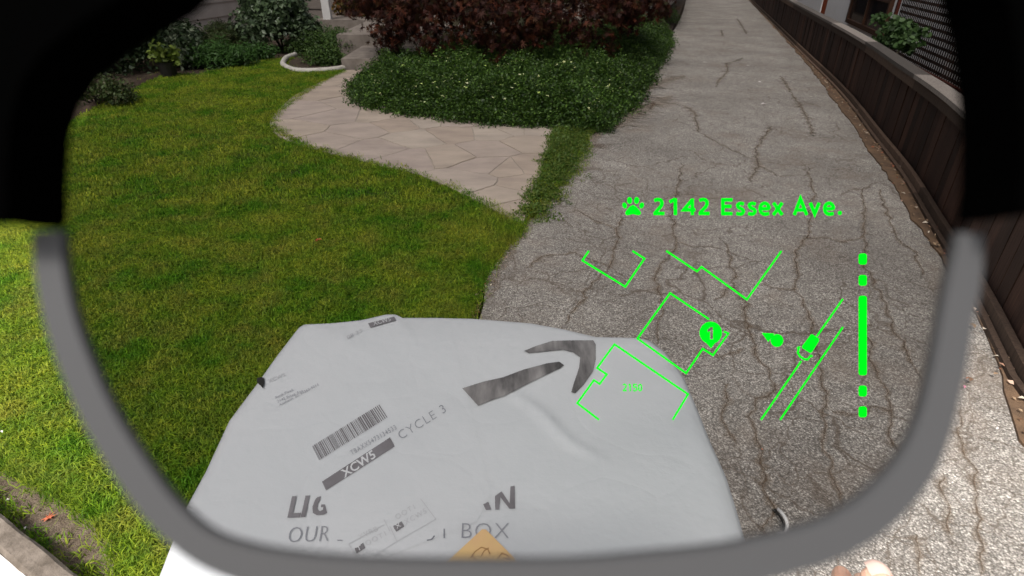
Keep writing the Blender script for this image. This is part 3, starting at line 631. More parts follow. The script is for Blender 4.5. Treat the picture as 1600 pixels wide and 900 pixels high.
# ------------------------------------------------------------------ fence on the right
FH = .695
fence = empty('fence', 'low dark weathered board fence along the right of the driveway', 'fence', fb[4])
fo = fence.location
seg = resample(fb[::-1], .05); acc = [0]
for a, b in zip(seg, seg[1:]): acc.append(acc[-1]+(b-a).length)
def at(s):
    i = int(np.searchsorted(acc, s)); i = min(max(i, 1), len(seg)-1); f = (s-acc[i-1])/(acc[i]-acc[i-1]+1e-9); p = seg[i-1].lerp(seg[i], f)
    t_ = (seg[min(i+4, len(seg)-1)]-seg[max(i-5, 0)]).normalized(); return p, t_
bm_cache = None
s = 0; nb = 0
while s < min(acc[-1], 46):
    wd = .138 if s < 28 else .28
    p, t_ = at(s+wd/2); n = Vector((t_.y, -t_.x, 0))
    Mx = Matrix(((t_.x, n.x, 0, 0), (t_.y, n.y, 0, 0), (0, 0, 1, 0), (0, 0, 0, 1)))
    if bm_cache is None:
        m_ = MB(); m_.box((-.5, -.010, .0), (.5, .010, FH-.01)); bm_cache = bpy.data.meshes.new('fence_board'); bm_cache.from_pydata(m_.V, [], m_.F); bm_cache.materials.append(M['fence'])
    o = bpy.data.objects.new('fence_board', bm_cache); COL.objects.link(o); o.parent = fence
    o.location = p-fo+n*(.03+random.uniform(-.003, .003)); o.rotation_euler = (random.uniform(-.01, .01), random.uniform(-.006, .006), math.atan2(t_.y, t_.x)); o.scale = (wd-random.uniform(.004, .010), 1, random.uniform(.985, 1))
    s += wd; nb += 1
def rail(name, off, z0, z1, th, mat, step=2.4, gap=.004, s1=46, slope=0):
    s = 0
    while s < min(acc[-1]-.1, s1):
        e = min(s+step-gap, acc[-1]); k = max(2, int((e-s)/.25)); V = []
        for i in range(k+1):
            p, t_ = at(s+(e-s)*i/k); n = Vector((t_.y, -t_.x, 0)); p = p-fo
            for (o_, z) in ((off-th/2, z0), (off+th/2, z0), (off+th/2, z1), (off-th/2, z1+slope)): V.append(p+n*o_+Vector((0, 0, z)))
        Fs = [(i*4+j, i*4+(j+1) % 4, (i+1)*4+(j+1) % 4, (i+1)*4+j) for i in range(k) for j in range(4)]+[(3, 2, 1, 0), tuple(k*4+j for j in range(4))]
        mk(name, V, [f[::-1] for f in Fs], mat, fence); s += step
rail('cap_rail', .035, FH, FH+.035, .135, M['cap'])
rail('trim_board', -.002, FH-.085, FH-.003, .022, M['kick'])
rail('base_board', -.015, -.02, .085, .035, M['kick'], 3.0)
rail('lower_batten', -.055, -.02, .035, .03, M['kick'], 3.0)
for i in range(16):
    p, t_ = at(.6+i*2.2); n = Vector((t_.y, -t_.x, 0)); mb = MB(); Mx = Matrix(((t_.x, n.x, 0, (p-fo).x), (t_.y, n.y, 0, (p-fo).y), (0, 0, 1, 0), (0, 0, 0, 1)))
    mb.box((-.045, .045, 0), (.045, .135, FH-.004), Mx); mb.build('fence_post', M['fence'], fence)
# neighbour's yard and house beyond the fence
A = H(1316, 144); B_ = H(1178, 6); fd = (B_-A).normalized(); fn = Vector((fd.y, -fd.x, 0))
def OP(u, v, off): return onplane(u, v, A+fn*off, fn)
def quad_prism(name, pxs, off, th, mat, parent, origin, pts=None):
    P = pts or [OP(u, v, off) for u, v in pxs]; V = P+[p+fn*th for p in P]; n = len(P); mb = MB()
    mb.add(V, [tuple(range(n)), tuple(range(2*n-1, n-1, -1))]+[(i, n+i, n+(i+1) % n, (i+1) % n) for i in range(n)])
    return mk(name, rel(mb.V, origin), mb.F, mat, parent)
nh = empty('neighbour_house', 'white stucco house with dark framed window behind the fence', 'house', A+fn*1.6); no = nh.location
def world_box(name, s0, s1, z0, z1, off, th, mat, parent, origin):
    mb = MB(); P = [A+fd*s0+fn*off, A+fd*s1+fn*off]; V = []
    for z in (z0, z1):
        for p in P: V.append(p+Vector((0, 0, z)))
        for p in P[::-1]: V.append(p+fn*th+Vector((0, 0, z)))
    mb.add(V, [(0, 1, 2, 3)[::-1], (4, 5, 6, 7), (0, 1, 5, 4), (1, 2, 6, 5), (2, 3, 7, 6), (3, 0, 4, 7)]); return mk(name, rel(mb.V, origin), mb.F, mat, parent)
def sz(u, v, off):
    p = OP(u, v, off); return (p-A).dot(fd), p.z
NOFF = 1.5
s_w0, _ = sz(1330, 20, NOFF); s_w1, _ = sz(1289, 8, NOFF); s_win, zw = sz(1322, 34, NOFF); s_win1, _ = sz(1383, 40, NOFF)
world_box('wall', -7.5, s_w1, -.3, 3.2, NOFF+.05, .25, M['stucco'], nh, no)
world_box('wall', s_w1+.9, s_w1+16, -.3, 3.2, NOFF+.05, .25, M['stucco'], nh, no)
world_box('orange_door', s_w1+.01, s_w1+.89, -.2, 3.0, NOFF+.08, .1, M['orange'], nh, no)
world_box('roof', -8, s_w1+16.5, 3.2, 3.4, NOFF+.03, 2.2, M['roof'], nh, no)
wA, wB = sorted((s_win, s_win1)); zb = zw
fr = world_box('window', wA, wB, zb, zb+.09, NOFF-.03, .08, M['darkframe'], nh, no)
for args in ((wA, wA+.10, zb+.09, 2.4), (wB-.14, wB, zb+.09, 2.4), ((wA+wB)/2-.03, (wA+wB)/2+.03, zb+.09, 2.4), (wA+.10, wB-.14, zb+.62, zb+.66), (wA, wB, 2.4, 2.5)):
    world_box('window_frame', args[0], args[1], args[2], args[3], NOFF-.028, .075, M['darkframe'], fr, Vector((0, 0, 0))).location = (0, 0, 0)
for ch in fr.children: ch.data.transform(Matrix.Translation(-no))
pn = world_box('pane', wA+.1, wB-.14, zb+.09, 2.4, NOFF+.02, .012, M['glass'], fr, no)
# lattice screen
LOFF = .75
s1_, _ = sz(1392, 60, LOFF); s0_ = -4.6
lat = empty('lattice_screen', 'dark wooden lattice screen with red-brown rails beyond the fence', 'screen', A+fd*(s0_)+fn*LOFF); lo_ = lat.location
ZL0 = OP(1450, 112, LOFF).z; ZL1 = ZL0+1.3
k = 0; st = s0_-.6
mbm = {}
def slat(kind, a, b, offp):
    p0, p1 = a, b; mb = MB(); d_ = (p1-p0).normalized(); sN = d_.cross(fn)*.017
    V = [p0-sN+fn*offp, p1-sN+fn*offp, p1+sN+fn*offp, p0+sN+fn*offp]; V += [q_+fn*.005 for q_ in V]
    mb.add(V, [(0, 1, 2, 3), (7, 6, 5, 4), (0, 4, 5, 1), (1, 5, 6, 2), (2, 6, 7, 3), (3, 7, 4, 0)]); mk('lattice_slat', rel(mb.V, lo_), mb.F, M['lattice'], lat)
ns = 0
s = s0_
while s < s1_:
    slat('v', A+fd*s+fn*LOFF+Vector((0, 0, ZL0)), A+fd*s+fn*LOFF+Vector((0, 0, ZL1)), 0); s += .076; ns += 1
zz = ZL0+.03
while zz < ZL1:
    slat('h', A+fd*s0_+fn*LOFF+Vector((0, 0, zz)), A+fd*s1_+fn*LOFF+Vector((0, 0, zz)), .0055); zz += .085; ns += 1
world_box('rail', s0_, s1_, ZL0-.17, ZL0, LOFF-.03, .04, M['redwood'], lat, lo_); world_box('panel', s0_, s1_, 0, ZL0-.17, LOFF, .02, M['lattice'], lat, lo_)
for s in (s1_, -2.4, -4.6): world_box('post', s, s+.09, 0, ZL1+.05, LOFF-.04, .035, M['redwood'], lat, lo_)
print('boards', nb, 'slats', ns)
gs = sheet('yard', [tuple(p+Vector((.06, 0, 0))) for p in fb]+[(8, -1.5), (20, 28)], -.01, M['soil'])
# leafy bush poking over the fence
bc = OP(1400, 62, .35); c = Vector((bc.x, bc.y, 0)); zc = bc.z
r = empty('leafy_shrub', 'green leafy shrub poking over the fence in front of the lattice', 'shrub', c)
bl = [(tuple(fd*random.uniform(-.75, .75)+Vector((random.uniform(-.12, .12), 0, zc+random.uniform(-.2, .2)))), (.11, .11, .08)) for _ in range(26)]
foliage('foliage', bl, 1300, ROUND, .062, M['fern2'], r, .3, .1)
mb = MB(); mb.tube([(0, 0, 0), tuple(fd*-.25+Vector((0, 0, .7))), tuple(fd*-.2+Vector((0, 0, zc)))], [.014, .012, .006], 6); mb.tube([(0, 0, 0), tuple(fd*.15+Vector((0, 0, .6))), tuple(fd*.4+Vector((0, 0, zc)))], [.014, .012, .006], 6)
mb.build('stem', M['twig'], r, True)

# ------------------------------------------------------------------ litter
def leaf_at(name, px, size, proto, mat, label, cat, z=.012, group=None, yaw=None):
    c = H(*px); yaw = random.uniform(0, 6.28) if yaw is None else yaw
    V = [(p[0]*size, p[1]*size, p[2]*size*1.5+.004+random.uniform(0, size*.1)) for p in proto[0]]
    cz = -.08 if px[0] < 200 and px[1] > 740 else z
    o = mk(name, V, proto[1], mat); o.location = (c.x, c.y, cz); o.rotation_euler = (random.uniform(-.15, .15), random.uniform(-.15, .15), yaw)
    return tag(o, label, cat, group)
leaf_at('fallen_leaf', (62, 787), .034, [(a_, b_, c_*.4) for a_, b_, c_ in PALM[0]] and ([(a_, b_, c_*.4) for a_, b_, c_ in PALM[0]], PALM[1]), M['redleaf'], 'curled salmon-red maple leaf in the gravel channel by the kerb', 'leaf')
leaf_at('fallen_leaf', (500, 383), .035, PALM, M['redleaf'], 'single reddish fallen leaf on the open lawn', 'leaf', .04)
leaf_at('fallen_leaf', (397, 104), .07, PALM, M['yellowg'], 'yellow fallen leaf on the lawn near the curved white edging', 'leaf', .04)
leaf_at('fallen_leaf', (1191, 708), .010, LEAF, M['redleaf'], 'tiny dark red leaf on the crack right of the package', 'leaf')
for u, v, l_ in ((1504, 606, 'pink petal on the driveway just outside the glasses rim'), (1546, 533, 'pink petal against the fence base, upper right of the rim')): leaf_at('petal', (u, v), .022, LEAF, M['ppetal'], l_, 'petal')
for u, v, l_ in ((1556, 727 if 0 else 675, 'white petal on the bright driveway at the right edge'), (27, 799, 'white petal in the channel beside the red leaf'), (1, 757, 'white petal at the left picture edge by the lawn'), (10, 687, 'white petal on the lawn low at the left edge'), (1579, 575, 'white petal on the fence base board')):
    leaf_at('petal', (u, v), .016, LEAF, M['wpetal'], l_, 'petal', .02 if u > 50 else .045)
for u, v, s_, l_ in ((1188, 165, .10, 'larger pale scrap on the driveway below the other'), (1184, 130, .07, 'small pale scrap higher up the driveway'), (1166, 104, .06, 'tiny pale scrap highest up the driveway'), (1098, 99, .07, 'pale scrap at the left of the far driveway')):
    leaf_at('paper_scrap', (u, v), s_, LEAF, M['wpetal'], l_, 'scrap', yaw=.2)
LP = along([(1190, 22), (1260, 96), (1316, 160), (1360, 214), (1410, 285), (1450, 350), (1500, 428), (1545, 505), (1585, 600), (1610, 690)], 900, .05, .018)
LP = np.concatenate([LP, LP+np.c_[rng.normal(.06, .03, len(LP)), rng.normal(0, .05, len(LP)), np.zeros(len(LP))]])
keep = np.array([1.0]*len(LP), bool); n = len(LP); V_, F_ = place(LEAF[0], LEAF[1], LP, rng.uniform(.010, .042, n), *frames(n, 2))
V_[:, 2] += .008
o = mk('leaf_litter', V_, F_, M['litter'], kind='stuff'); tag(o, 'dry brown leaf litter gathered along the foot of the fence', 'leaf litter')
LP2 = np.concatenate([along([(816, 358), (785, 392), (757, 432), (735, 497)], 260, .03, .006), along([(820, 352), (850, 312), (890, 255), (935, 205), (980, 160), (1012, 112)], 420, .05, .008), along([(560, 150), (640, 182), (760, 196), (870, 199)], 60, .04, .03)])
n = len(LP2); V_, F_ = place(LEAF[0], LEAF[1], LP2, rng.uniform(.007, .024, n), *frames(n, 3))
o = mk('leaf_litter', V_, F_, M['litter'], kind='stuff'); tag(o, 'crumbled dry leaves along the left margin of the driveway', 'leaf litter')
# bent pale pipe end on the driveway
c = H(1216, 838); stb = empty('bent_spout', 'small bent pale pipe with dark tip and ribbed collar on driveway', 'pipe', c)
P = [H(1226, 838, .02)-c, H(1230, 822, .03)-c, H(1228, 812, .035)-c, H(1222, 802, .03)-c, H(1216, 796, .012)-c]
mb = MB(); mb.tube(smooth_line(P, 5), .0058, 8); M['pale'] = simple('pale_plastic', (.72, .70, .68), (.6, .58, .56), 40, .5, 0); t1 = mb.build('pipe', M['pale'], stb, True)
mb = MB(); Q = [p+Vector((-.011, -.002, -.006)) for p in P[1:]]; mb.tube(smooth_line(Q, 4), .0035, 8); mb.tube([Q[-1]+Vector((-.006, 0, 0)), Q[-1]+Vector((.004, .003, 0))], .006, 8); mb.build('dark_tip', M['plasticpot'], stb, True)
mb = MB()
for i in range(6):
    a = H(1216+i*3.2, 833+i*-.6, .012)-c; b = H(1225+i*3.0, 852-i*1.1, .012)-c; mb.tube([a, b], .0042, 6)
mb.build('collar', M['pale'], stb, True)

# ------------------------------------------------------------------ the package
PKZ = 1.25
OUT = [(470, 507), (515, 505), (560, 500.5), (577, 497), (600, 491.5), (614, 490.5), (621, 492.5), (626, 496.5), (680, 496.5), (740, 498), (830, 505), (885, 515), (935, 527), (975, 528), (1012, 529), (1040, 550), (1068, 588), (1088, 635), (1110, 690), (1135, 745), (1152, 800), (1166, 850), (1178, 905), (1185, 960), (1160, 1010), (1000, 1040), (700, 1060), (400, 1050), (250, 1010), (225, 960), (243, 915), (262, 865), (292, 790), (322, 735), (358, 657), (384, 622), (403, 597), (432, 556)]
out = [H(u, v, PKZ-.014) for u, v in OUT]; pc = sum(out, Vector())/len(out)
outs = resample(out+[out[0]], .012)[:-1]
angs = np.array([math.atan2(p.y-pc.y, p.x-pc.x) for p in outs]); rads = np.array([(p-pc).to_2d().length for p in outs]); od = np.argsort(angs); angs, rads = angs[od], rads[od]
def Rr(a): return float(np.interp(a, angs, rads, period=2*math.pi))
def pkz(x, y):
    dx, dy = x-pc.x, y-pc.y; r = math.hypot(dx, dy)/Rr(math.atan2(dy, dx)); r = min(r, 1.0)
    q = Vector((x*7, y*7, 3)); wr = noise.noise(q)*.0022+noise.noise(q*2.3)*.0008
    d_ = abs((x-.0)*.72+(y-.42)*.69-.03+.012*noise.noise(Vector((x*14, y*14, 0)))); wr += .0035*math.exp(-(d_/.006)**2)*max(0, 1-abs((x+.03)*.69-(y-.36)*.72)/.09)
    return PKZ-.010*r**3-.05*max(0, r-.93)**2*20+wr*(1-r**6)
NR, NA = 46, 220; V, Fs = [(pc.x, pc.y, pkz(pc.x, pc.y))], []
def ringp(f, z=None, grow=0):
    for k in range(NA):
        a = 2*math.pi*k/NA; R = Rr(a)*f+grow; x, y = pc.x+R*math.cos(a), pc.y+R*math.sin(a); V.append((x, y, pkz(x, y) if z is None else z+.004*noise.noise(Vector((x*12, y*12, z*20)))))
for i in range(1, NR+1): ringp((i/NR)**.8)
for z, g in ((PKZ-.022, .0), (PKZ-.04, -.003), (PKZ-.07, -.006), (PKZ-.11, -.007), (PKZ-.128, -.016)): ringp(1, z, g)
nr = NR+5; Fs += [(0, 1+k, 1+(k+1) % NA) for k in range(NA)]
Fs += [(1+i*NA+k, 1+(i+1)*NA+k, 1+(i+1)*NA+(k+1) % NA, 1+i*NA+(k+1) % NA) for i in range(nr-1) for k in range(NA)]
Fs.append(tuple(1+(nr-1)*NA+k for k in range(NA))[::-1])
t = NT('mailer_film'); t.col(t.mix(t.ramp(t.noise(4, 3), [(.35, 0.), (.65, 1.)]), (.505, .512, .522), (.488, .50, .512))); t.rough(.38, .35)
hsum = t.n('ShaderNodeMath', operation='ADD'); t.l(t.noise(9, 6, .55, stretch=(1, .5, 1)), hsum.inputs[0]); t.l(t.noise(55, 4, .6), hsum.inputs[1]); 
wv_ = t.n('ShaderNodeTexVoronoi', feature='DISTANCE_TO_EDGE'); wv_.inputs['Scale'].default_value = 9; ofs = t.n('ShaderNodeTexNoise'); ofs.inputs['Scale'].default_value = 6; t.l(t.pos, ofs.inputs['Vector'])
va = t.n('ShaderNodeVectorMath', operation='MULTIPLY_ADD'); t.l(ofs.outputs['Color'], va.inputs[0]); va.inputs[1].default_value = (.3, .3, 0); t.l(t.pos, va.inputs[2]); t.l(va.outputs[0], wv_.inputs['Vector'])
cr_ = t.ramp(wv_.outputs['Distance'], [(0, 0.), (.05, .7), (.12, 1.)]); h2 = t.n('ShaderNodeMath', operation='MULTIPLY_ADD'); t.l(cr_, h2.inputs[0]); h2.inputs[1].default_value = .22; t.l(hsum.outputs[0], h2.inputs[2])
t.bump(h2.outputs[0], .22, .004); M['film'] = t.m
def m_print(name, c1, c2, sc=30, str_=(1, 1, 1)):
    t = NT(name); t.col(t.mix(t.ramp(t.noise(sc, 5, .6, stretch=str_), [(.35, 0.), (.65, 1.)]), c1, c2)); t.rough(.5, .3); return t.m
M['ink'] = m_print('printed_grey_ink', (.13, .12, .125), (.19, .18, .19)); M['ink_light'] = m_print('faint_grey_ink', (.36, .355, .37), (.45, .45, .46)); M['ink_mid'] = m_print('thin_grey_ink', (.20, .20, .225), (.28, .28, .30))
M['ink_arrow'] = m_print('streaked_grey_ink', (.045, .042, .042), (.27, .255, .25), 42, (1, .22, 1)); M['label'] = m_print('white_label', (.54, .545, .55), (.53, .535, .545)); M['tape'] = m_print('tan_sticker', (.62, .40, .20), (.60, .46, .17), 12)
M['tape_mark'] = m_print('brown_mark', (.33, .18, .07), (.28, .15, .06))
pk = empty('package', 'large white padded mailer parcel held out in front, printed with labels', 'package', pc); po = pc.copy()
mk('mailer', rel(V, po), Fs, M['film'], pk, True)
def S(u, v, lift=.0008):
    z = PKZ
    for _ in range(4):
        p = H(u, v, z); z = pkz(p.x, p.y)+lift
    return H(u, v, z)
def decal(name, pxV, Fs, mat, lift=.0008, maxe=14, parent=pk):
    import bmesh
    bm = bmesh.new(); vs = [bm.verts.new((u, v, 0)) for u, v in pxV]
    for f in Fs:
        try: bm.faces.new([vs[i] for i in f])
        except ValueError: pass
    for _ in range(5):
        el = [e for e in bm.edges if e.calc_length() > maxe]
        if not el: break
        bmesh.ops.subdivide_edges(bm, edges=el, cuts=1, use_grid_fill=False); bmesh.ops.triangulate(bm, faces=bm.faces[:])
    for vt in bm.verts: vt.co = S(vt.co.x, vt.co.y, lift)-po
    bm.normal_update()
    for f in bm.faces:
        if f.normal.z < 0: f.normal_flip()
    me = bpy.data.meshes.new(name); bm.to_mesh(me); bm.free(); me.materials.append(mat)
    o = bpy.data.objects.new(name, me); COL.objects.link(o); o.parent = parent; return o
def polyfill(*loops):
    tri = tessellate_polygon([[Vector((p[0], p[1], 0)) for p in L] for L in loops]); return [p for L in loops for p in L], [tuple(t) for t in tri]
_tc = {}
def text_raw(s, off=0.0, shear=0.0, space=1.0):
    def one(st):
        c = bpy.data.curves.new('text', 'FONT'); c.body = st; c.offset = off; c.shear = shear; c.space_character = space; c.resolution_u = 3
        o = bpy.data.objects.new('text', c); COL.objects.link(o); dg = bpy.context.evaluated_depsgraph_get(); dg.update()
        me = o.evaluated_get(dg).to_mesh(); V = [(v.co.x, v.co.y) for v in me.vertices]; Fs = [tuple(p.vertices) for p in me.polygons]
        o.evaluated_get(dg).to_mesh_clear(); bpy.data.objects.remove(o); return V, Fs
    V, Fs = one(s); hv, _ = one('H'); h = max(v[1] for v in hv); x0, x1 = min(v[0] for v in V), max(v[0] for v in V)
    return [((x-x0)/(x1-x0), y/h) for x, y in V], Fs
def text_px(s, a, b, up, **kw):
    V, Fs = text_raw(s, **kw); return [(a[0]+(b[0]-a[0])*x+up[0]*y, a[1]+(b[1]-a[1])*x+up[1]*y) for x, y in V], Fs
def ptext(name, s, a, b, up, mat, lift=.0012, **kw): return decal(name, *text_px(s, a, b, up, **kw), mat, lift, 30)
def stroke(P, w):
    P = [Vector(p) for p in P]; V = []; n = len(P); h = w/2
    for i, p in enumerate(P):
        a = (p-P[i-1]).normalized() if i else (P[1]-p).normalized(); b = (P[i+1]-p).normalized() if i < n-1 else a
        t_ = (a+b).normalized() if (a+b).length > .1 else a; m = Vector((-t_.y, t_.x)); k = h/max(.35, m.dot(Vector((-a.y, a.x)))); V += [p+m*k, p-m*k]
    return [tuple(v) for v in V], [(2*i, 2*i+1, 2*i+3, 2*i+2) for i in range(n-1)]
Z2 = lambda pts: [(400+x/4, 560+y/4) for x, y in pts]
Z3 = lambda pts: [(420+x/4, 700+y/4) for x, y in pts]
Z4 = lambda pts: [(680+x/3.2, 480+y/3.2) for x, y in pts]
decal('address_label', *polyfill([(395, 655), (705, 512), (768, 772), (745, 815), (600, 872), (540, 885)]), M['film'], .0005, 12)
decal('direction_arrow', *polyfill(Z4([(135, 405), (240, 372), (340, 350), (440, 312), (560, 280), (620, 272), (645, 290), (625, 305), (540, 345), (440, 395), (345, 445), (280, 465), (215, 493)])), M['ink_arrow'], .0013, 10)
decal('direction_arrow', *polyfill(Z4([(445, 218), (500, 195), (585, 168), (700, 165), (790, 165), (803, 185), (803, 260), (790, 320), (740, 390), (700, 430), (680, 425), (690, 390), (720, 300), (725, 250), (690, 225), (640, 212), (560, 220), (470, 230)])), M['ink_arrow'], .0013, 10)
# barcode
bl_, br_, tl_, tr_ = Vector((499, 719)), Vector((607, 651)), Vector((487.5, 697)), Vector((594, 631)); V, Fs = [], []; x_ = 0
while x_ < .985:
    wd = random.choice((.006, .006, .012, .018)); e = min(1, x_+wd); b = len(V)
    V += [tuple(bl_.lerp(br_, x_)), tuple(bl_.lerp(br_, e)), tuple(tl_.lerp(tr_, e)), tuple(tl_.lerp(tr_, x_))]; Fs.append((b, b+1, b+2, b+3)); x_ = e+random.choice((.006, .01, .014))
decal('barcode', V, Fs, M['ink'], .0012, 20)
ptext('printed_text', 'TBAXX5473134533', (550, 711), (620, 670), (-3.5, -6.5), M['ink_mid'], space=1.25)
decal('code_bar', *polyfill(Z2([(412, 770), (838, 493), (868, 550), (438, 825)])), M['ink'], .0011, 14)
ptext('printed_text', 'XCW5', (538, 747), (588, 714), (-6.5, -11.5), M['label'], .0016, off=.02)
ptext('printed_text', 'CYCLE 3', (627, 687), (698, 643), (-7, -11.5), M['ink_mid'], space=1.15, off=-.012)
decal('code_bar', *polyfill([(575, 505), (616, 494.5), (619, 500.5), (579, 512)]), M['ink'], .0011, 14)
ptext('printed_text', 'XCW5', (584, 508.5), (611, 501), (-2, -6), M['label'], .0016)
ptext('printed_text', '08 33', (543, 530), (566, 518), (-2, -5), M['ink_light']); ptext('printed_text', 'XCW5', (420, 598), (446, 587), (-2, -5), M['ink_light'])
for s_, a, b in (('Aurak Flood,', (430, 623), (459, 610)), ('2142 Essex Ave.', (434, 629), (475, 611)), ('Anaheim, SC 91263-9214', (437, 634.5), (498, 602))): ptext('printed_text', s_, a, b, (-1.4, -3.6), M['ink_mid'], space=1.1)
ptext('printed_text', 'XVRB', (562, 843), (591, 829), (-3.5, -7), M['ink_light'], off=-.012, space=1.2); ptext('printed_text', 'OOT1', (573, 853), (604, 837), (-3.5, -7), M['ink_light'], off=-.012, space=1.2)
ptext('printed_text', 'OOT1', (620, 812), (649, 795), (-3.5, -7), M['ink_light'], off=-.012, space=1.2); ptext('printed_text', 'XCW5', (634, 820), (667, 801), (-3.5, -7), M['ink_light'], off=-.012, space=1.2)
for q_, s_, a, b in (([(554, 857), (567.5, 848), (571, 856), (557, 865)], 'T', (559, 862), (566, 857.5)), ([(614, 822), (627.5, 814.5), (632, 822.5), (619, 831)], 'X', (620, 827), (627, 822))):
    decal('code_box', *polyfill(q_), M['ink'], .0012, 14); ptext('printed_text', s_, a, b, (-3, -6.5), M['label'], .0016)
for a, b in (((657, 779), (681, 811)), ((681, 811), (620, 846)), ((620, 846), (609, 822)), ((620, 846), (585, 868)), ((600, 812), (609, 830)), ((545, 850), (556, 868)), ((545, 850), (600, 820))): decal('rule_line', *stroke([a, b], .9), M['ink_light'], .0012, 20)
ptext('printed_text', 'LI', (449, 807.5), (481, 806), (3.5, -32), M['ink'], off=.035, shear=.12); 
decal('printed_letter', *polyfill(Z3([(365, 405), (340, 418), (300, 420), (275, 405), (273, 365), (290, 320), (305, 306), (325, 301), (322, 325), (307, 350), (305, 380), (318, 395), (338, 385), (340, 370), (325, 370), (328, 352), (350, 352)])), M['ink'], .0012, 14)
decal('printed_letter', *polyfill(Z3([(1415, 385), (1413, 300), (1455, 270), (1505, 345), (1510, 240), (1537, 235), (1540, 378), (1505, 380), (1447, 308), (1440, 386)])), M['ink'], .0012, 14)
decal('printed_letter', *polyfill(Z3([(1340, 352), (1372, 335), (1392, 385), (1357, 388)])), M['ink'], .0012, 14)
ptext('printed_text', 'OUR', (450, 848), (513, 845.5), (2, -24), M['ink_mid'], off=-.014, shear=.1, space=1.1); decal('printed_letter', *stroke([(527, 844), (535, 844.5)], 2), M['ink_mid'], .0012, 14)
decal('printed_letter', *stroke([(667, 844), (674, 843), (679, 837)], 2), M['ink_mid'], .0012, 14); decal('printed_letter', *stroke([(694, 826), (694, 841)], 2), M['ink_mid'], .0012, 14)
ptext('printed_text', 'BOX', (721, 841), (795, 841), (1, -23.5), M['ink_mid'], off=-.014, space=1.1)
decal('sticker', *polyfill([(753, 827), (759, 827), (804, 872), (806, 895), (699, 895), (696, 880)]), M['tape'], .0016, 10)
for pts in ([(735, 872), (742, 862), (752, 855), (762, 858), (766, 866)], [(752, 868), (757, 860), (764, 856)], [(778, 872), (784, 864), (794, 868), (797, 874), (788, 872)], [(745, 876), (738, 868)]): decal('sticker_mark', *stroke(pts, 1.6), M['tape_mark'], .0020, 10)
decal('torn_patch', *polyfill([(402, 590), (408, 589), (412, 590), (413, 597), (411, 607), (408, 603), (404, 600), (401, 596)]), M['plasticpot'], .002, 10)
# ------------------------------------------------------------------ the wearer's hand, low on the right
def skin(name, J, E, R, mat, parent, lv=2):
    me = bpy.data.meshes.new(name); me.from_pydata([tuple(p) for p in J], E, []); o = bpy.data.objects.new(name, me); COL.objects.link(o); o.parent = parent
    o.modifiers.new('Skin', 'SKIN')
    if not me.skin_vertices: me.skin_vertices.new()
    for i, sv in enumerate(me.skin_vertices[0].data): sv.radius = (R[i], R[i]) if not hasattr(R[i], '__len__') else R[i]; sv.use_root = (i == 0)
    m = o.modifiers.new('Sub', 'SUBSURF'); m.levels = lv; m.render_levels = lv; me.materials.append(mat)
    return o
t = NT('skin'); t.col(t.mix(t.ramp(t.noise(60, 5), [(.35, 0.), (.65, 1.)]), (.66, .40, .29), (.58, .31, .21))); t.rough(.5, .4); t.b.inputs['Subsurface Weight'].default_value = .15; t.b.inputs['Subsurface Radius'].default_value = (.01, .004, .002); t.bump(t.noise(300, 4), .2, .001); M['skin'] = t.m
hz = 1.20; K = lambda u, v, z=hz: H(u, v, z)
hb = K(1372, 1010); hand = empty('person', "wearer's pale right hand with thumb raised at the lower picture edge, dark sleeve", 'person', hb)
J = [K(1400, 1120, 1.17)-hb, K(1385, 1060, 1.19)-hb, K(1375, 1010, 1.20)-hb, K(1376, 965, 1.205)-hb]; E = [(0, 1), (1, 2), (2, 3)]; R = [(.028, .022), (.024, .019), (.033, .016), (.034, .014)]
J0 = Vector((.12, -.42, -.16)); J.append(J0); E.append((0, 4)); R.append((.042, .038))
for j, (u0, v0, u1, v1, u2, v2, dz) in enumerate(((1330, 950, 1316, 915, 1314, 892, .0), (1352, 945, 1345, 920, 1347, 905, -.01), (1382, 945, 1378, 925, 1384, 912, -.012), (1405, 950, 1408, 932, 1406, 922, -.012))):
    b = len(J); J += [K(u0, v0, hz+.004)-hb, K(u1, v1, hz+.010+dz)-hb, K(u2, v2, hz-.002+dz)-hb]; E += [(3, b), (b, b+1), (b+1, b+2)]; R += [.0105, .0088, .0076]
b = len(J); J += [K(1392, 1050, 1.225)-hb, K(1385, 960, 1.25)-hb, K(1371, 905, 1.262)-hb, K(1364, 888, 1.262)-hb]; E += [(2, b), (b, b+1), (b+1, b+2), (b+2, b+3)]; R += [.016, .0125, .0125, .0105]
skin('hand', J, E, R, M['skin'], hand)
t = NT('sleeve_cloth'); t.col((.035, .04, .05)); t.rough(.9, .2); t.bump(t.noise(120, 4), .4, .003)
mb = MB(); P = [J[0]+(J0-J[0])*f for f in (.12, .3, .7, 1.0)]; mb.tube(P, [.044, .046, .055, .062], 20); mb.build('sleeve', t.m, hand, True)

tn = K(1369, 900, 1.262)-hb; tdir = (K(1364, 888, 1.262)-K(1371, 905, 1.262)).normalized(); sidev = Vector((tdir.y, -tdir.x, 0)); V = []; Fs = []
for i in range(7):
    for k in range(7):
        a_ = (i/6-.35)*.015; b_ = (k/6-.5); wq = .0078*math.sqrt(max(0, 1-((i/6-.45)/.62)**4)); V.append(tn+tdir*a_+sidev*b_*2*wq+Vector((0, 0, .0112-.004*(2*b_)**2-.0035*max(0, i/6-.4)**2*4-.0006)))
Fs = [(i*7+k, (i+1)*7+k, (i+1)*7+k+1, i*7+k+1) for i in range(6) for k in range(6)]
t = NT('nail'); t.col((.72, .50, .42)); t.rough(.3, .5); mk('thumbnail', V, Fs, t.m, hand, True)

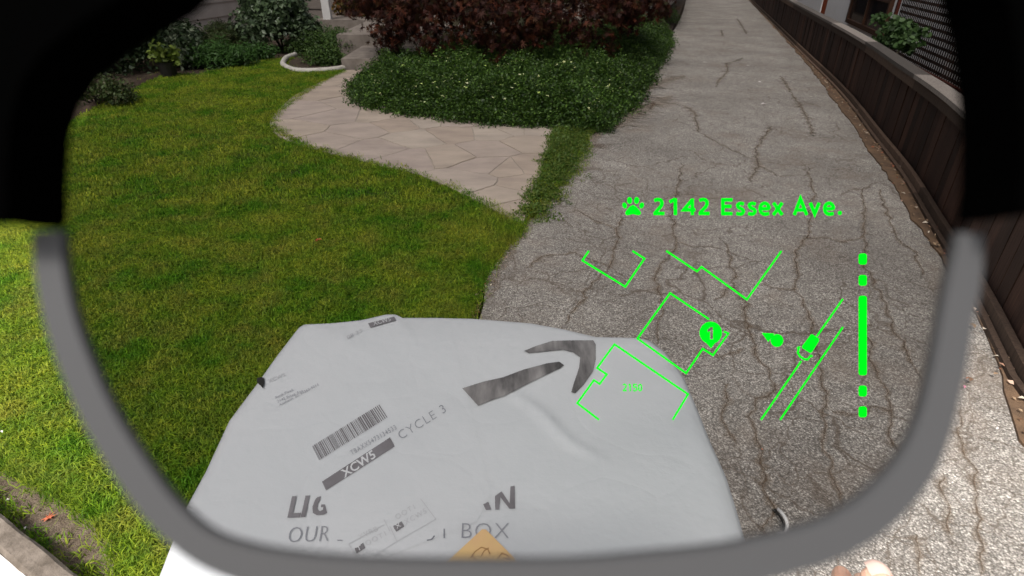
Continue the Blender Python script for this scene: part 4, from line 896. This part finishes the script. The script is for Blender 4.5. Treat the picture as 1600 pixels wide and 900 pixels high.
# ------------------------------------------------------------------ smart glasses worn by the viewer (a real pair, 35 mm from the eye)
G = empty('smart_glasses', 'grey smart glasses with tinted lens showing a green map display', 'glasses', cam.location); G.rotation_euler = cam.rotation_euler
GD = .035
def gp(u, v, dz=0.0, d=GD): return Vector(((u-800)/F*d, -(v-450)/F*d, -d+dz))
t = NT('rim_grey'); t.col((.052, .052, .054)); t.rough(.6, .3); M['rim'] = t.m
t = NT('housing_black'); t.col((.0006, .0006, .0006)); t.rough(1, 0); M['housing'] = t.m
t = NT('lens_tint'); tr = t.n('ShaderNodeBsdfTransparent'); tr.inputs[0].default_value = (.622, .622, .625, 1); t.l(tr.outputs[0], t.out.inputs[0]); M['lens'] = t.m
t = NT('display_green'); em = t.n('ShaderNodeEmission'); em.inputs[0].default_value = (.0, 1, .012, 1); em.inputs[1].default_value = 1.5; t.l(em.outputs[0], t.out.inputs[0]); M['hud'] = t.m
RIM = [(80, 362, 46), (84, 420, 48), (100, 500, 50), (128, 580, 52), (165, 660, 54), (215, 740, 56), (262, 802, 56), (322, 853, 56), (400, 882, 62), (500, 900, 70), (620, 911, 80), (760, 915, 84), (900, 911, 80), (1020, 898, 74), (1130, 884, 70), (1225, 862, 68), (1300, 838, 68), (1368, 795, 68), (1425, 730, 64), (1456, 660, 58), (1476, 580, 56), (1490, 500, 54), (1503, 430, 52), (1512, 366, 40)]
def build_half(sgn, cx, parent, withlens=True):
    f = lambda u, v, dz=0: (lambda p: Vector((cx+sgn*(p.x-0) if sgn > 0 else cx-p.x, p.y, p.z)))(gp(u, v, dz))
    P = smooth_line([(a, b, c) for a, b, c in RIM], 4); V = []; n = len(P)
    for i, p in enumerate(P):
        t_ = (P[min(i+1, n-1)]-P[max(i-1, 0)]); t_.z = 0; t_.normalize(); s_ = Vector((-t_.y, t_.x, 0)); h = p.z/2*.985
        for a_, dz in ((-1, .0001), (-.92, .0004), (.92, .0004), (1, .0001), (1, -.0003), (-1, -.0003)): V.append(f(p.x+s_.x*h*a_, p.y+s_.y*h*a_, dz))
    Fs = [(i*6+k, i*6+(k+1) % 6, (i+1)*6+(k+1) % 6, (i+1)*6+k) for i in range(n-1) for k in range(6)]+[tuple(range(6)), tuple((n-1)*6+k for k in range(6))[::-1]]
    mk('rim', V, Fs, M['rim'], parent)
    L = [(a, b) for a, b, c in RIM]+[(1515, 250), (1500, 60), (1480, -60), (320, -60), (180, 90), (96, 240)]
    mb = MB(); mb.prism([tuple(f(u, v)[:2]) for u, v in L], -GD-.00022, -GD-.00006)
    mk('lens', mb.V, mb.F, M['lens'], parent)
    def house_(pts, name):
        mb = MB(); q = [tuple(f(u, v)[:2]) for u, v in pts]; mb.prism(q, -GD-.0003, -GD+.004); return mk(name, mb.V, mb.F, M['housing'], parent)
    house_([(-560, -420), (345, -420), (333, -60), (322, 0), (296, 24), (250, 50), (196, 84), (150, 122), (120, 165), (104, 215), (99, 290), (100, 345), (92, 356), (60, 356), (20, 350), (-60, 350), (-560, 345)] if sgn > 0 else [(-180, -420), (345, -420), (333, -60), (322, 0), (296, 24), (250, 50), (196, 84), (150, 122), (120, 165), (104, 215), (99, 290), (100, 345), (92, 356), (-180, 350)], 'hinge_housing')
    house_([(1460, -420), (1900, -420), (1900, 100), (1600, 292), (1562, 318), (1534, 346), (1500, 346), (1506, 300), (1508, 230), (1503, 150), (1490, 60), (1474, 0), (1462, -60)], 'hinge_housing')
    house_([(330, -420), (1476, -420), (1476, -85), (330, -85)], 'brow_bar')
build_half(1, 0, G); build_half(-1, -.078, G)
for xx in (.0405, -.1185): mb = MB(); mb.box((xx-.002, -.002+.011, -.036), (xx+.002, .011+.006, .10)); mb.tube([(xx, .014, .10), (xx, .0, .115), (xx, -.03, .125)], [.004, .004, .003], 8); mk('temple_arm', mb.V, mb.F, M['housing'], G)
# the display's image, at its own focal distance in front of the lens
HD = .40
def hud(name, V, Fs, d=HD):
    P = [((u-800)/F*d, -(v-450)/F*d, -d) for u, v in V]
    o = mk(name, P, Fs, M['hud'], disp); return o
disp = mk('display_image', [tuple(gp(u, v, 0, HD)) for u, v in stroke([(920, 392), (910, 407), (977, 448), (1007, 404), (988, 392)], 3)[0]], stroke([(920, 392), (910, 407), (977, 448), (1007, 404), (988, 392)], 3)[1], M['hud'], G)
for L in ([(1041, 392), (1089, 424), (1096, 417), (1167, 468), (1221, 392)], [(1108, 499), (1047, 458), (996, 529), (1072, 583), (1098, 545), (1114, 555), (1138, 521), (1131, 518)], [(936, 656), (902, 630), (928, 594), (937, 600), (948, 585), (933, 575), (960, 538), (1075, 616), (1051, 656)], [(1317, 467), (1276, 526)], [(1252, 564), (1189, 656)], [(1317, 511), (1219, 656)]):
    hud('map_line', *stroke(L, 3))
def rrect(x0, y0, x1, y1, r=4):
    P = []
    for cx, cy, a0_ in ((x1-r, y1-r, 0), (x0+r, y1-r, 90), (x0+r, y0+r, 180), (x1-r, y0+r, 270)):
        for k in range(5): a = math.radians(a0_+k*22.5); P.append((cx+r*math.cos(a), cy+r*math.sin(a)))
    return P
for a, b in ((396, 413.5), (429.5, 446.5), (462, 586.5), (602.5, 619.5), (635, 652)): hud('scroll_segment', *polyfill(rrect(1341.5, a, 1354.5, b)))
circ = lambda cx, cy, rx, ry=None, n=26, rot=0: [(cx+rx*math.cos(2*math.pi*i/n)*math.cos(rot)-(ry or rx)*math.sin(2*math.pi*i/n)*math.sin(rot), cy+rx*math.cos(2*math.pi*i/n)*math.sin(rot)+(ry or rx)*math.sin(2*math.pi*i/n)*math.cos(rot)) for i in range(n)]
pin = [(1110.5+17.5*math.cos(a), 520+17.5*math.sin(a)) for a in np.linspace(math.radians(112), math.radians(428), 30)]+[(1111, 544.5)]
hud('map_pin', *polyfill(pin, [(1105, 515.5), (1110, 511), (1114, 511), (1114, 530), (1109.5, 530), (1109.5, 517), (1106, 519)]))
hud('position_arrow', *polyfill([(1190, 520), (1210, 521), (1200.5, 534.5)])); hud('position_dot', *polyfill(circ(1214, 532, 10)))
hud('map_car', *polyfill([(1267, 522.5), (1270, 522.5), (1279.5, 529), (1280, 532.5), (1268.5, 550.5), (1265.5, 551.5), (1253.5, 544), (1253, 541)]))
hud('map_car', *stroke([(1249, 541), (1246.5, 551), (1250, 557), (1257, 561.5), (1262, 561.5), (1268, 554.5)], 3.2)); hud('map_car', *stroke([(1245, 543), (1249, 545)], 2.5)); hud('map_car', *stroke([(1265, 556), (1270, 557)], 2.5))
def g6(pts): return [(950+x/4, 290+y/4) for x, y in pts]
def cv(pts, n=5): return [(p.x, p.y) for p in smooth_line([Vector((a, b, 0)) for a, b in pts], n)]
def two(x): return [cv([(x+9, 94), (x+28, 87), (x+50, 92), (x+57, 110), (x+50, 130), (x+30, 152), (x+14, 172)]), [(x+4, 174), (x+73, 174)]]
def ess(x): return [cv([(x+53, 116), (x+32, 111), (x+14, 120), (x+20, 137), (x+42, 148), (x+49, 163), (x+34, 178), (x+5, 174)])]
def ee(x): return [cv([(x+10, 144), (x+60, 143), (x+58, 122), (x+38, 110), (x+16, 121), (x+9, 146), (x+18, 170), (x+40, 179), (x+65, 173)], 5)]
GL = [two(280), [[(421, 80), (421, 184)], [(384, 103), (421, 84)]], [[(527, 81), (527, 184)], [(527, 88), (474, 151), (546, 151)]], two(562),
      [[(718, 80), (718, 184)], [(710, 89), (778, 89)], [(710, 130), (772, 130)], [(710, 175), (778, 175)]], ess(797), ess(870), ee(942),
      [[(1034, 107), (1089, 184)], [(1089, 107), (1033, 184)]], [[(1164, 184), (1203, 82), (1242, 184)], [(1180, 152), (1228, 152)]], [[(1264, 107), (1292, 176), (1320, 107)]], ee(1345)]
for gi_, gl in enumerate(GL):
    V, Fs = [], []
    for st_ in gl:
        v_, f_ = stroke(g6(st_), 5.3); Fs += [tuple(len(V)+i for i in f) for f in f_]; V += v_
    hud('address_letter', V, Fs)
hud('address_letter', *polyfill(circ(950+1449/4, 290+171/4, 3.3)))
for gx_, gl in ((973, [[(.3, -9.5), (2.6, -11), (5, -9.8), (5.4, -7.6), (3.6, -4.4), (.8, -1)], [(.2, -.9), (6.3, -.9)]]), (981, [[(3.6, 0), (3.6, -11.4)], [(1, -9), (3.6, -11)]]),
                (989, [[(6, -10.6), (1.3, -10.6), (1.1, -6), (3.6, -6.8), (5.8, -5.3), (5.6, -2), (3, -.6), (.4, -1)]]), (997, [[(3.2, -11), (1, -8.8), (.9, -2.6), (3.2, -.6), (5.5, -2.6), (5.4, -8.8), (3.2, -11)]])):
    V, Fs = [], []
    for st_ in gl:
        v_, f_ = stroke([(gx_+a, 611.3+b) for a, b in st_], 1.9); Fs += [tuple(len(V)+i for i in f) for f in f_]; V += v_
    hud('number_digit', V, Fs)
for q_ in ((976, 321, 3.4, 4.8, -.35), (983.7, 313.2, 3.9, 5.4, -.08), (994.7, 313.2, 3.9, 5.4, .08), (1002.6, 321, 3.4, 4.8, .35)): hud('paw_print', *polyfill(circ(q_[0], q_[1], q_[2], q_[3], 18, q_[4])))
hud('paw_print', *polyfill([(989, 320.3), (993, 322), (998, 327), (1001, 331), (1001.5, 334), (999, 336.3), (995, 336), (989, 334.3), (983, 336), (979, 336.3), (976.8, 334), (977.3, 331), (980, 327), (985, 322)]))
